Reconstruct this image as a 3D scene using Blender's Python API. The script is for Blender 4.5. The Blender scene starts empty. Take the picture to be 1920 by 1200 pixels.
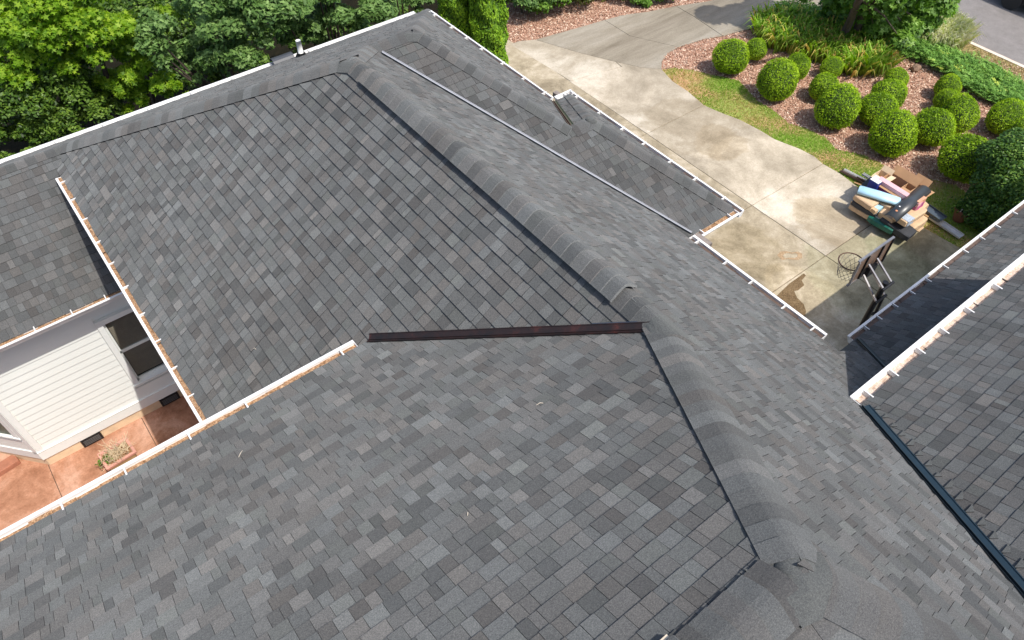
import bpy, math, random
import numpy as np
from mathutils import Vector, Matrix
random.seed(7); rng = np.random.default_rng(7)
sc = bpy.context.scene
C = sc.collection
# ------------------------------------------------------------------ camera
CAM = Vector((0, 0, 13.05)); FPX = 1418.3
YAW, PIT, ROL = math.radians(52.213), math.radians(49.719), math.radians(0.19)
_fw = Vector((math.cos(YAW), math.sin(YAW), 0)); _rt = Vector((math.sin(YAW), -math.cos(YAW), 0)); _z = Vector((0, 0, 1))
FWD = _fw * math.cos(PIT) - _z * math.sin(PIT); UP0 = _fw * math.sin(PIT) + _z * math.cos(PIT)
RT = _rt * math.cos(ROL) + UP0 * math.sin(ROL); UP = UP0 * math.cos(ROL) - _rt * math.sin(ROL)
cam = bpy.data.cameras.new('camera'); co = bpy.data.objects.new('camera', cam); C.objects.link(co)
cam.sensor_width = 36; cam.lens = FPX / 1920 * 36; cam.clip_end = 2000
M = Matrix((RT, UP, -FWD)).transposed().to_4x4(); M.translation = CAM; co.matrix_world = M
sc.camera = co
# ------------------------------------------------------------------ light
SUN = Vector((-0.165, 0.575, -1)).normalized()          # the way the light travels
w = bpy.data.worlds.new('World'); sc.world = w; w.use_nodes = True
nt = w.node_tree; bg = nt.nodes['Background']
sky = nt.nodes.new('ShaderNodeTexSky'); sky.sky_type = 'NISHITA'; sky.sun_disc = False; sky.dust_density = 2.2; sky.air_density = 1.0; sky.ozone_density = .6
sky.sun_elevation = math.asin(-SUN.z); sky.sun_rotation = math.atan2(-SUN.x, -SUN.y)
nt.links.new(sky.outputs[0], bg.inputs[0]); bg.inputs[1].default_value = 0.15
sl = bpy.data.lights.new('sun', 'SUN'); sl.energy = 3.2; sl.angle = math.radians(0.53); sl.color = (1, 0.955, 0.88)
so = bpy.data.objects.new('sun', sl); C.objects.link(so); so.rotation_euler = SUN.to_track_quat('-Z', 'Y').to_euler()
so.location = (0, 0, 40)
vs = sc.view_settings; vs.view_transform = 'Standard'; vs.look = 'None'; vs.exposure = 0.5; vs.gamma = 1; vs.use_curve_mapping = False
sc.cycles.max_bounces = 6

# ------------------------------------------------------------------ helpers
GZ = 0.45                                                # level of drive and garden; the patio is at 0
def ray(px, py):
    return RT * (px - 960) - UP * (py - 600) + FWD * FPX
def at(px, py, z=GZ):
    r = ray(px, py); return CAM + r * ((z - CAM.z) / r.z)
def proj(p):
    v = Vector(p) - CAM; d = v.dot(FWD)
    if d <= 0: return None
    return 960 + v.dot(RT) / d * FPX, 600 - v.dot(UP) / d * FPX, d
def new_obj(name, me, parent=None):
    o = bpy.data.objects.new(name, me); C.objects.link(o)
    if parent is not None: o.parent = parent
    return o
def tag(o, label=None, cat=None, group=None, kind=None):
    for k, v in (('label', label), ('category', cat), ('group', group), ('kind', kind)):
        if v: o[k] = v
    return o
def thing(name, label, cat, loc=(0, 0, 0), rz=0, group=None):
    o = bpy.data.objects.new(name, None); C.objects.link(o); o.empty_display_size = 0.2
    o.location = loc; o.rotation_euler = (0, 0, rz)
    return tag(o, label, cat, group)
class MB:
    def __init__(s): s.v = []; s.f = []; s.t = []
    def add(s, vs_, fs, tone=0.5):
        n = len(s.v); s.v += [tuple(p) for p in vs_]
        for k_, f in enumerate(fs): s.f.append(tuple(i + n for i in f)); s.t.append(tone[min(k_, len(tone) - 1)] if isinstance(tone, tuple) else tone)
        return s
    def box(s, x0, y0, z0, x1, y1, z1, tone=.5):
        v = [(x, y, z) for z in (z0, z1) for y in (y0, y1) for x in (x0, x1)]
        return s.add(v, [(0, 2, 3, 1), (4, 5, 7, 6), (0, 1, 5, 4), (2, 6, 7, 3), (0, 4, 6, 2), (1, 3, 7, 5)], tone)
    def obox(s, c, ax, ay, az, tone=.5):
        """box about centre c with half-axis vectors"""
        c, ax, ay, az = map(Vector, (c, ax, ay, az)); v = []
        for k in (-1, 1):
            for j in (-1, 1):
                for i in (-1, 1): v.append(c + ax * i + ay * j + az * k)
        return s.add(v, [(0, 2, 3, 1), (4, 5, 7, 6), (0, 1, 5, 4), (2, 6, 7, 3), (0, 4, 6, 2), (1, 3, 7, 5)], tone)
    def bar(s, p, q, w_=.02, h=None, tone=.5, up=(0, 0, 1)):
        p, q = Vector(p), Vector(q); d = q - p; L = d.length; d.normalize(); upv = Vector(up)
        if abs(d.dot(upv)) > .98: upv = Vector((1, 0, 0))
        sx = d.cross(upv).normalized(); sz = sx.cross(d).normalized()
        return s.obox((p + q) / 2, d * L / 2, sx * w_ / 2, sz * (h or w_) / 2, tone)
    def tube(s, pts, rad, n=8, tone=.5, cap=True):
        pts = [Vector(p) for p in pts]; R = rad if isinstance(rad, (list, tuple)) else [rad] * len(pts); rings = []
        for i, p in enumerate(pts):
            d = (pts[min(i + 1, len(pts) - 1)] - pts[max(i - 1, 0)]).normalized()
            a = d.cross(Vector((0, 0, 1)) if abs(d.z) < .95 else Vector((1, 0, 0))).normalized(); b = d.cross(a)
            rings.append([p + (a * math.cos(2 * math.pi * k / n) + b * math.sin(2 * math.pi * k / n)) * R[i] for k in range(n)])
        v = [q for r in rings for q in r]; f = []
        for i in range(len(pts) - 1):
            for k in range(n): f.append((i * n + k, i * n + (k + 1) % n, (i + 1) * n + (k + 1) % n, (i + 1) * n + k))
        if cap: f.append(tuple(range(n))); f.append(tuple((len(pts) - 1) * n + k for k in range(n))[::-1])
        return s.add(v, f, tone)
    def extrude(s, prof, p0, u, out, up=(0, 0, 1), L=1, tone=.5):
        """closed profile of (out, up) points swept from p0 along u over L"""
        p0, u, out, up = map(Vector, (p0, u, out, up)); n = len(prof); v = []
        for k in (0, L):
            for a, b in prof: v.append(p0 + u * k + out * a + up * b)
        f = [(i, (i + 1) % n, n + (i + 1) % n, n + i) for i in range(n)] + [tuple(range(n))[::-1], tuple(range(n, 2 * n))]
        return s.add(v, f, tone)
    def build(s, name, mat, parent=None, smooth=False, bevel=0):
        me = bpy.data.meshes.new(name); me.from_pydata(s.v, [], s.f); me.update()
        a = me.attributes.new('tone', 'FLOAT', 'FACE'); a.data.foreach_set('value', s.t)
        if smooth: me.polygons.foreach_set('use_smooth', [True] * len(s.f))
        me.materials.append(mat); o = new_obj(name, me, parent)
        if bevel:
            m = o.modifiers.new('bevel', 'BEVEL'); m.width = bevel; m.segments = 2; m.limit_method = 'ANGLE'
        return o
def fast_mesh(name, V, k, tones, mat, parent=None):
    """V: (n, k, 3) array of n separate k-gons"""
    n = V.shape[0]; me = bpy.data.meshes.new(name)
    me.vertices.add(n * k); me.vertices.foreach_set('co', V.reshape(-1).astype(np.float32))
    me.loops.add(n * k); me.loops.foreach_set('vertex_index', np.arange(n * k, dtype=np.int32))
    me.polygons.add(n); me.polygons.foreach_set('loop_start', np.arange(0, n * k, k, dtype=np.int32))
    me.update(calc_edges=True)
    a = me.attributes.new('tone', 'FLOAT', 'FACE'); a.data.foreach_set('value', np.asarray(tones, dtype=np.float32))
    me.materials.append(mat); return new_obj(name, me, parent)
def unit(a): return a / np.maximum(np.linalg.norm(a, axis=-1, keepdims=True), 1e-9)
STAR = [(r * math.cos(a), r * math.sin(a)) for i in range(10) for r, a in [((1, .42)[i % 2], math.pi * 2 * i / 10)]]
OVAL = [(1, 0), (.4, .42), (-.5, .4), (-1, 0), (-.5, -.4), (.4, -.42)]
DIAM = [(1, 0), (0, .45), (-1, 0), (0, -.45)]
LOBE = [(1, 0), (.55, .18), (.45, .42), (.1, .2), (-.15, .45), (-.4, .15), (-1, 0), (-.4, -.15), (-.15, -.45), (.1, -.2), (.45, -.42), (.55, -.18)]
def leaves(P, N, size, shape, tilt=.6, bias=None):
    """leaf polygons at P facing about N"""
    n = len(P); N = unit(N + rng.normal(0, tilt, (n, 3)))
    r = rng.normal(0, 1, (n, 3)) if bias is None else bias + rng.normal(0, .45, (n, 3))
    A = unit(np.cross(N, r)); A = unit(r - N * (r * N).sum(1, keepdims=True)) if bias is not None else A
    B = np.cross(N, A); S = (size * rng.uniform(.65, 1.25, n))[:, None]
    V = np.stack([P + (A * x + B * y) * S + N * (abs(y) * .35) * S for x, y in shape], 1)
    return V
def sph(n, up=0.0):
    d = rng.normal(0, 1, (n, 3)); d[:, 2] = np.where(rng.random(n) < up, np.abs(d[:, 2]), d[:, 2]); return unit(d)

# ------------------------------------------------------------------ materials
def mat_new(name):
    m = bpy.data.materials.new(name); m.use_nodes = True; return m, m.node_tree, m.node_tree.nodes['Principled BSDF']
def nd(t, typ, **kw):
    n = t.nodes.new(typ)
    for k, v in kw.items():
        if k in n.inputs: n.inputs[k].default_value = v
        else: setattr(n, k, v)
    return n
def ramp(t, stops, fac=None):
    r = t.nodes.new('ShaderNodeValToRGB'); e = r.color_ramp.elements
    while len(e) < len(stops): e.new(.5)
    for x, (p, c) in zip(e, stops): x.position = p; x.color = (*c, 1)
    if fac is not None: t.links.new(fac, r.inputs[0])
    return r
def noise(t, scale, detail=3, rough=.55, vec=None, dist=0):
    n = nd(t, 'ShaderNodeTexNoise', Scale=scale, Detail=detail, Roughness=rough, Distortion=dist)
    if vec is not None: t.links.new(vec, n.inputs['Vector'])
    return n
def mixc(t, typ, a, b, fac=.5):
    m = t.nodes.new('ShaderNodeMix'); m.data_type = 'RGBA'; m.blend_type = typ
    if hasattr(fac, 'is_linked'): t.links.new(fac, m.inputs[0])
    else: m.inputs[0].default_value = fac
    for v, i in ((a, 6), (b, 7)):
        if isinstance(v, tuple): m.inputs[i].default_value = (*v, 1)
        else: t.links.new(v, m.inputs[i])
    return m.outputs[2]
def bump(t, p, h, strength=.3, dist=.01):
    b = nd(t, 'ShaderNodeBump', Strength=strength, Distance=dist); t.links.new(h, b.inputs['Height']); t.links.new(b.outputs[0], p.inputs['Normal'])
def geo(t): return t.nodes.new('ShaderNodeNewGeometry').outputs['Position']
def toneattr(t): return nd(t, 'ShaderNodeAttribute', attribute_name='tone').outputs['Fac']

def plain(name, col, rough=.6, metal=0, var=.12, scale=9, spec=.5, bumpy=0):
    m, t, p = mat_new(name); g = geo(t); n = noise(t, scale, 5, .6, g)
    lo = tuple(c * (1 - var) for c in col); hi = tuple(min(1, c * (1 + var)) for c in col)
    r = ramp(t, [(.3, lo), (.7, hi)], n.outputs[0]); t.links.new(r.outputs[0], p.inputs['Base Color'])
    p.inputs['Roughness'].default_value = rough; p.inputs['Metallic'].default_value = metal; p.inputs['Specular IOR Level'].default_value = spec
    if bumpy: bump(t, p, noise(t, scale * 6, 3, .6, g).outputs[0], bumpy, .01)
    return m
def shingle_mat():
    m, t, p = mat_new('asphalt_shingle'); g = geo(t)
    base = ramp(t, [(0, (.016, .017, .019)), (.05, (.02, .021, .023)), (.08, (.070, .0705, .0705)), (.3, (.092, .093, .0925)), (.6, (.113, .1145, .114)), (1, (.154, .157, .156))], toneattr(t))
    mul = nd(t, 'ShaderNodeMath', operation='MULTIPLY'); t.links.new(toneattr(t), mul.inputs[0]); mul.inputs[1].default_value = 37.7
    fr = nd(t, 'ShaderNodeMath', operation='FRACT'); t.links.new(mul.outputs[0], fr.inputs[0])
    hue = ramp(t, [(0, (1.05, .995, .95)), (.3, (1.015, .998, .985)), (.55, (.985, 1.005, 1.0)), (.8, (.97, 1.005, 1.015)), (1, (.985, 1.02, .985))], fr.outputs[0])
    c = mixc(t, 'MULTIPLY', base.outputs[0], hue.outputs[0], 1)
    gran = noise(t, 95, 2, .8, g); gr = ramp(t, [(.32, (.62, .62, .64)), (.5, (1, 1, 1)), (.70, (1.5, 1.48, 1.44))], gran.outputs[0])
    c = mixc(t, 'MULTIPLY', c, gr.outputs[0], .75)
    fine = noise(t, 230, 1, .5, g); fr2 = ramp(t, [(.3, (.55, .55, .55)), (.7, (1.45, 1.45, 1.45))], fine.outputs[0])
    c = mixc(t, 'MULTIPLY', c, fr2.outputs[0], .6)
    st = noise(t, .55, 4, .6, g); sr = ramp(t, [(.35, (.88, .87, .86)), (.65, (1.08, 1.08, 1.08))], st.outputs[0])
    c = mixc(t, 'MULTIPLY', c, sr.outputs[0], .9)
    t.links.new(c, p.inputs['Base Color']); p.inputs['Roughness'].default_value = .82; p.inputs['Specular IOR Level'].default_value = .35
    p.inputs['Diffuse Roughness'].default_value = 1.0
    bump(t, p, fine.outputs[0], .5, .004); return m
def concrete_mat(name, lo, mid, hi, streak=False, scale=1.0, off=0, patches=()):
    m, t, p = mat_new(name); g0 = geo(t)
    mp = nd(t, 'ShaderNodeMapping'); mp.inputs['Location'].default_value = (off, off * .7, 0)
    if streak: mp.inputs['Rotation'].default_value = (0, 0, -.5); mp.inputs['Scale'].default_value = (.3, 1.7, 1)
    t.links.new(g0, mp.inputs[0]); g = mp.outputs[0]
    n1 = noise(t, .42 * scale, 7, .68, g, .6); n2 = noise(t, 2.6 * scale, 6, .7, g); n3 = noise(t, 26, 4, .75, g0)
    b = ramp(t, [(.34, lo), (.5, mid), (.62, hi)], n1.outputs[0])
    c = mixc(t, 'MULTIPLY', b.outputs[0], ramp(t, [(.3, (.74, .72, .68)), (.62, (1.1, 1.1, 1.1))], n2.outputs[0]).outputs[0], .65)
    c = mixc(t, 'MULTIPLY', c, ramp(t, [(.3, (.74, .73, .70)), (.7, (1.18, 1.18, 1.18))], n3.outputs[0]).outputs[0], .7)
    for px, py, rad, mul in patches:                     # old stains and washed patches with their own outlines
        ctr = at(px, py); nz = noise(t, 1.1, 5, .65, g0); off_ = nd(t, 'ShaderNodeVectorMath', operation='SCALE', Scale=rad * 1.1); t.links.new(nz.outputs['Color'], off_.inputs[0])
        ad = nd(t, 'ShaderNodeVectorMath', operation='ADD'); t.links.new(g0, ad.inputs[0]); t.links.new(off_.outputs[0], ad.inputs[1])
        h_ = rad * .55; di = nd(t, 'ShaderNodeVectorMath', operation='DISTANCE'); t.links.new(ad.outputs[0], di.inputs[0]); di.inputs[1].default_value = (ctr.x + h_, ctr.y + h_, ctr.z + h_)
        mk = nd(t, 'ShaderNodeMapRange'); t.links.new(di.outputs['Value'], mk.inputs['Value']); mk.inputs['From Min'].default_value = rad; mk.inputs['From Max'].default_value = rad * .86
        c = mixc(t, 'MIX', c, mixc(t, 'MULTIPLY', c, mul, 1), mk.outputs[0])
    t.links.new(c, p.inputs['Base Color']); p.inputs['Roughness'].default_value = .88; p.inputs['Specular IOR Level'].default_value = .25
    bump(t, p, n3.outputs[0], .25, .006); return m
def leaf_mat(name, stops, trans=.35, rough=.5, gloss=.4):
    m, t, p = mat_new(name)
    r = ramp(t, stops, toneattr(t)); t.links.new(r.outputs[0], p.inputs['Base Color'])
    p.inputs['Roughness'].default_value = rough; p.inputs['Specular IOR Level'].default_value = gloss
    tr = t.nodes.new('ShaderNodeBsdfTranslucent'); hs = nd(t, 'ShaderNodeHueSaturation', Value=1.25, Saturation=1.15)
    t.links.new(r.outputs[0], hs.inputs['Color']); t.links.new(hs.outputs[0], tr.inputs[0])
    mx = t.nodes.new('ShaderNodeMixShader'); mx.inputs[0].default_value = trans
    t.links.new(p.outputs[0], mx.inputs[1]); t.links.new(tr.outputs[0], mx.inputs[2])
    t.links.new(mx.outputs[0], t.nodes['Material Output'].inputs[0]); return m
def ground_mat(name, stops, scale=18, fine=70, big=None, bs=.5):
    m, t, p = mat_new(name); g = geo(t); n = noise(t, scale, 6, .75, g); r = ramp(t, stops, n.outputs[0]); c = r.outputs[0]
    n2 = noise(t, fine, 3, .7, g); c = mixc(t, 'MULTIPLY', c, ramp(t, [(.3, (.55, .55, .55)), (.7, (1.35, 1.35, 1.35))], n2.outputs[0]).outputs[0], .8)
    if big: c = mixc(t, 'MIX', c, big, ramp(t, [(.45, (0, 0, 0)), (.6, (1, 1, 1))], noise(t, bs, 5, .65, g).outputs[0]).outputs[0])
    t.links.new(c, p.inputs['Base Color']); p.inputs['Roughness'].default_value = .95; p.inputs['Specular IOR Level'].default_value = .1
    bump(t, p, n2.outputs[0], .5, .02); return m
SH = shingle_mat()
DECK = plain('roof_felt', (.03, .03, .032), .9)
WHITE = plain('white_gutter_paint', (.76, .75, .73), .4, var=.13, scale=2.5)
GDIRT = ground_mat('gutter_debris', [(.3, (.13, .07, .035)), (.5, (.34, .20, .11)), (.7, (.55, .38, .24))], 30, 60)
GDARK = plain('gutter_inside_dark', (.10, .065, .05), .7, var=.4, scale=6)
GREYM = plain('grey_flashing_metal', (.30, .31, .345), .5, .2, .1, 4)
DARKM = plain('dark_flashing_metal', (.018, .028, .036), .35, .3, .3, 4)
def rust_mat():
    m, t, p = mat_new('rusted_flashing'); g = geo(t); n = noise(t, 5, 6, .7, g)
    r = ramp(t, [(.35, (.012, .010, .010)), (.55, (.028, .013, .011)), (.66, (.085, .022, .016)), (.76, (.045, .035, .035))], n.outputs[0])
    t.links.new(r.outputs[0], p.inputs['Base Color']); p.inputs['Roughness'].default_value = .55; p.inputs['Metallic'].default_value = .2; return m
RUST = rust_mat()
SIDING = plain('painted_siding', (.77, .79, .75), .55, var=.025, scale=1.2)
TRIM = plain('painted_trim', (.78, .80, .77), .5, var=.03)
FOUND = plain('foundation_render', (.72, .55, .36), .9, var=.12, scale=6, bumpy=.2)
BLACK = plain('black_plastic', (.012, .013, .015), .5, var=.2)
GLASSM, _t, _p = mat_new('window_glass'); _p.inputs['Base Color'].default_value = (.02, .03, .03, 1); _p.inputs['Roughness'].default_value = .04
_tr = _t.nodes.new('ShaderNodeBsdfTransparent'); _tr.inputs[0].default_value = (.84, .86, .86, 1); _mx = _t.nodes.new('ShaderNodeMixShader'); _mx.inputs[0].default_value = .10
_t.links.new(_tr.outputs[0], _mx.inputs[1]); _t.links.new(_p.outputs[0], _mx.inputs[2]); _t.links.new(_mx.outputs[0], _t.nodes['Material Output'].inputs[0])
BLIND = plain('wooden_blind', (.42, .33, .25), .6, var=.1)
WALL = plain('house_wall', (.7, .68, .64), .7, var=.05)

# ------------------------------------------------------------------ ground, drive, road
def sheet(name, pts, z, mat, kind='structure', parent=None):
    m = MB(); m.add([(p[0], p[1], z) for p in pts], [tuple(range(len(pts)))]); return tag(m.build(name, mat, parent), kind=kind)
def xy(L, z=GZ): return [tuple(at(x, y, z))[:2] for x, y in L]
MULCHG = ground_mat('mulch_ground', [(.3, (.20, .10, .065)), (.5, (.42, .24, .165)), (.7, (.62, .43, .33))], 24, 60)
SOIL = ground_mat('forest_soil', [(.3, (.006, .006, .003)), (.55, (.014, .012, .006)), (.75, (.028, .018, .010))], 6, 30)
LAWNG = ground_mat('lawn_ground', [(.3, (.16, .22, .05)), (.5, (.28, .33, .08)), (.7, (.42, .40, .16))], 12, 60, (.48, .30, .16), .8)
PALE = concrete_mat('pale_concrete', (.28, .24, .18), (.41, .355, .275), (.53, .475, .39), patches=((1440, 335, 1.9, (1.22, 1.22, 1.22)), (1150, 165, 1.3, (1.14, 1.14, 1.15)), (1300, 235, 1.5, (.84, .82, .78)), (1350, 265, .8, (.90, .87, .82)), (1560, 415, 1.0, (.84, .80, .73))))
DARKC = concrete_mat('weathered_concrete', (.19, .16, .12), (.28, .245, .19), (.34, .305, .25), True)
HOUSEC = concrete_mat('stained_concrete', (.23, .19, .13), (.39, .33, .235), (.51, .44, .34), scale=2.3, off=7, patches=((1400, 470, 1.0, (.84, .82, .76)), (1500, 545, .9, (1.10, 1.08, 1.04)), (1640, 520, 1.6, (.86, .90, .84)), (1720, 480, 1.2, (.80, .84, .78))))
ASPH = ground_mat('street_asphalt', [(.3, (.20, .185, .175)), (.7, (.27, .25, .24))], 3, 110)
KERBM = plain('kerb_concrete', (.62, .54, .45), .9, var=.12, scale=4)
JOINTM = plain('joint_dirt', (.11, .085, .06), .95)

sheet('ground', [(-300, -300), (600, -300), (600, 600), (-300, 600)], -0.6, SOIL)
sheet('garden_bed', [(8, -8), (25.3, -8), (25.3, 60), tuple(at(926, -60))[:2], tuple(at(926, 95))[:2], (8, at(926, 95).y)], GZ - .03, MULCHG)
X1 = (at(1000, 113).x + at(1573, 487).x) / 2          # long joint along the drive
def P(x, y): return tuple(at(x, y))[:2]
def onJ(x, y): return (X1, at(x, y).y)
edge = [(1241, 130), (1261, 152), (1290, 171), (1320, 197), (1352, 211), (1387, 224), (1427, 245), (1453, 261), (1500, 279), (1527, 293), (1543, 307), (1575, 325), (1607, 349), (1665, 388), (1727, 424), (1804, 467)]
E_ = [P(*e) for e in edge]
far = [P(955, 83), P(973, 77), P(1003, 74)]
bnd = [P(1003, 74), P(1080, 97), P(1155, 116), P(1200, 126), P(1241, 130)]
def split(i, f):
    a, b = E_[i], E_[i + 1]; return (a[0] + (b[0] - a[0]) * f, a[1] + (b[1] - a[1]) * f)
j0 = onJ(958, 86); j1 = onJ(1100, 175); j2 = onJ(1216, 249); j3 = onJ(1413, 383); j4 = onJ(1556, 474)
YB = 1.0                                               # drive runs in under the garage
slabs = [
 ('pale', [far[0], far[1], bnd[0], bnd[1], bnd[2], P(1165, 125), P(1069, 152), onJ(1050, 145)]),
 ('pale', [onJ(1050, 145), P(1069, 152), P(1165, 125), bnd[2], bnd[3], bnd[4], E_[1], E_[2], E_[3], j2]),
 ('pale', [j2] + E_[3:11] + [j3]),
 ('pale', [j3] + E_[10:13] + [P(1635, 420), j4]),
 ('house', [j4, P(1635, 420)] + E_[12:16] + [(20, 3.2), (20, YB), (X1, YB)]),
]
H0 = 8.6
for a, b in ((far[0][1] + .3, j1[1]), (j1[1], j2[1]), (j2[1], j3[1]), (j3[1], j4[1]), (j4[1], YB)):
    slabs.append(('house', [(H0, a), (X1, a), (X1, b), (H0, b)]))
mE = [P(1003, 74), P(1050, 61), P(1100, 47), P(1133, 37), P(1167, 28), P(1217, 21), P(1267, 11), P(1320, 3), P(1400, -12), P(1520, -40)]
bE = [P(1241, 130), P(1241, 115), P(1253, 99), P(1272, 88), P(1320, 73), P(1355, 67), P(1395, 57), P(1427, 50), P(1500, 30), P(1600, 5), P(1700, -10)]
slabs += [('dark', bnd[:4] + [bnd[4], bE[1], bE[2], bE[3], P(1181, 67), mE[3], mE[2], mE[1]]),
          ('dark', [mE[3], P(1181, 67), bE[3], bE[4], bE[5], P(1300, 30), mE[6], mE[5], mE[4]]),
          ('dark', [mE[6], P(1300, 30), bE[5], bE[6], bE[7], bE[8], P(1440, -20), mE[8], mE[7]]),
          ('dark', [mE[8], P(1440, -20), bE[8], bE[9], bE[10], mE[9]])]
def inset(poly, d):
    n = len(poly); cx = sum(p[0] for p in poly) / n; cy = sum(p[1] for p in poly) / n
    A = sum(poly[i][0] * poly[(i + 1) % n][1] - poly[(i + 1) % n][0] * poly[i][1] for i in range(n))
    if A < 0: poly = poly[::-1]
    out = []
    for i in range(n):
        p0, p1, p2 = Vector(poly[i - 1]), Vector(poly[i]), Vector(poly[(i + 1) % n])
        n1 = (p1 - p0).normalized(); n2 = (p2 - p1).normalized(); a = Vector((-n1.y, n1.x)); b = Vector((-n2.y, n2.x)); s = a + b
        if s.length < .2: s = a
        s = s.normalized() / max(.4, s.normalized().dot(a)); q = p1 + s * d; out.append((q.x, q.y))
    return out
drive = tag(bpy.data.objects.new('driveway', None), kind='structure'); C.objects.link(drive)
mats = {'pale': PALE, 'dark': DARKC, 'house': HOUSEC}
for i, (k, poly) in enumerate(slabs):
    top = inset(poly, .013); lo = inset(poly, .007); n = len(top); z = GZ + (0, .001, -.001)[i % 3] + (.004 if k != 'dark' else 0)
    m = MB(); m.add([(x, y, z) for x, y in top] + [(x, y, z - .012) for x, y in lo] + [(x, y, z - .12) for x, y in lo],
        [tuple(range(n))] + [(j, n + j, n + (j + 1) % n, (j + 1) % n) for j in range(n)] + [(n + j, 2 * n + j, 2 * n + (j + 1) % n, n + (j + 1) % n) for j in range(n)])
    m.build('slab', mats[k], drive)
jm = MB()
for k, poly in slabs: jm.add([(x, y, GZ - .022) for x, y in poly], [tuple(range(len(poly)))])
jm.build('joint_base', JOINTM, drive)
WET = ground_mat('wet_concrete', [(.3, (.12, .078, .04)), (.7, (.24, .165, .09))], 5, 40)
sheet('wet_stain', xy([(1449, 562), (1480, 532), (1507, 513), (1511, 517), (1503, 526), (1508, 535), (1496, 545), (1489, 546), (1494, 558), (1507, 571), (1511, 583), (1509, 600), (1480, 620), (1440, 600)]), GZ + .0085, WET, parent=drive)
RING = ground_mat('dried_stain', [(.3, (.34, .23, .13)), (.7, (.44, .32, .2))], 5, 40)
rg = xy([(1457, 479), (1463, 472), (1474, 471), (1485, 474), (1496, 472), (1504, 476), (1504, 484), (1496, 488), (1485, 487), (1476, 486), (1466, 488)])
cx_, cy_ = sum(p[0] for p in rg) / len(rg), sum(p[1] for p in rg) / len(rg)
m = MB(); n = len(rg); inn = [(cx_ + (x - cx_) * .62, cy_ + (y - cy_) * .55) for x, y in rg]
m.add([(x, y, GZ + .0085) for x, y in rg + inn], [(i, (i + 1) % n, n + (i + 1) % n, n + i) for i in range(n)]); tag(m.build('ring_stain', RING, drive), kind='structure')
lawn_in = [(1700, 328), (1676, 320), (1647, 303), (1617, 290), (1569, 280), (1548, 258), (1513, 241), (1481, 232), (1452, 207), (1420, 188), (1385, 150), (1335, 140), (1300, 131), (1262, 127)]
LAWN = E_ + [P(1850, 490), P(1900, 460), P(1880, 400), P(1825, 371), P(1793, 347), P(1753, 336)] + [P(*q) for q in lawn_in]
sheet('lawn', LAWN, GZ - .02, LAWNG)
YR0, YR1, XK = -30, 90, 25.4
KX = lambda y: XK
sheet('street', [(XK, YR0), (34, YR0), (34, YR1), (XK, YR1)], GZ - .14, ASPH)
kr = tag(bpy.data.objects.new('kerb', None), kind='structure'); C.objects.link(kr)
y = -3.0
while y < 12.4:
    m = MB(); m.extrude([(0, -.3), (0, -.135), (-.14, -.125), (-.18, .005), (-.33, .01), (-.33, -.3)], (XK, y + .006, GZ), (0, 1, 0), (1, 0, 0), L=2.988); m.build('kerb_stone', KERBM, kr); y += 3.0
VERGE = ground_mat('dry_verge', [(.3, (.22, .17, .07)), (.5, (.40, .30, .15)), (.7, (.52, .43, .26))], 14, 60)
sheet('verge', [(24.2, -3), (XK - .33, -3), (XK - .33, 12), (24.2, 12)], GZ - .015, VERGE)

# ------------------------------------------------------------------ the house: roof planes z = a x + b y + c (patio level 0)
PL = dict(E=(-.7835, 0, 10.717), C=(.7425, 0, 4.8022), N=(0, -.5569, 12.3879), H=(0, .5557, 1.7023), I1=(-.8399, 0, 11.6586), I2=(-.8399, 0, 12.0133),
          D=(0, -.5204, 9.0415), F=(0, -.5466, 6.8592), G=(0, -.5944, 5.3159), L=(0, .6467, -3.2995), N2=(0, -.5711, 10.0681), S=(0, .5204, 8.0))
xE, xR, xC, xI1, xI2, yN, yH, yD, yF, yG, yL, yN2 = 7.379, 3.876, .191, 8.344, 8.767, 14.727, 5.305, 5.236, 1.307, 2.571, 10.832, 9.487
def zof(k, x, y): a, b, c = PL[k]; return a * x + b * y + c
APX = Vector((2.360, .333, 8.868)); PL['S'] = (0, .5204, 8.868 - .5204 * .333)
y3 = APX.y
def hp(k1, k2, sgn=1):
    """half-plane where plane k1 lies below plane k2"""
    a, b, c = (PL[k2][i] - PL[k1][i] for i in range(3)); return (a, b, c)
house = thing('house', 'large grey shingled house with hipped roofs, white gutters and pale siding around a small courtyard', 'house')
roof = MB()
def clip(poly, hps):
    for a, b, c in hps:
        out = []; n = len(poly)
        for i in range(n):
            p, q = poly[i], poly[(i + 1) % n]; dp, dq = a * p[0] + b * p[1] + c, a * q[0] + b * q[1] + c
            if dp >= 0: out.append(p)
            if (dp >= 0) != (dq >= 0):
                t = dp / (dp - dq); out.append((p[0] + (q[0] - p[0]) * t, p[1] + (q[1] - p[1]) * t))
        poly = out
        if len(poly) < 3: return []
    return poly
TABS = []                                                # (verts, faces, tone)
DECKM = MB()
EXPO = .143
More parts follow.
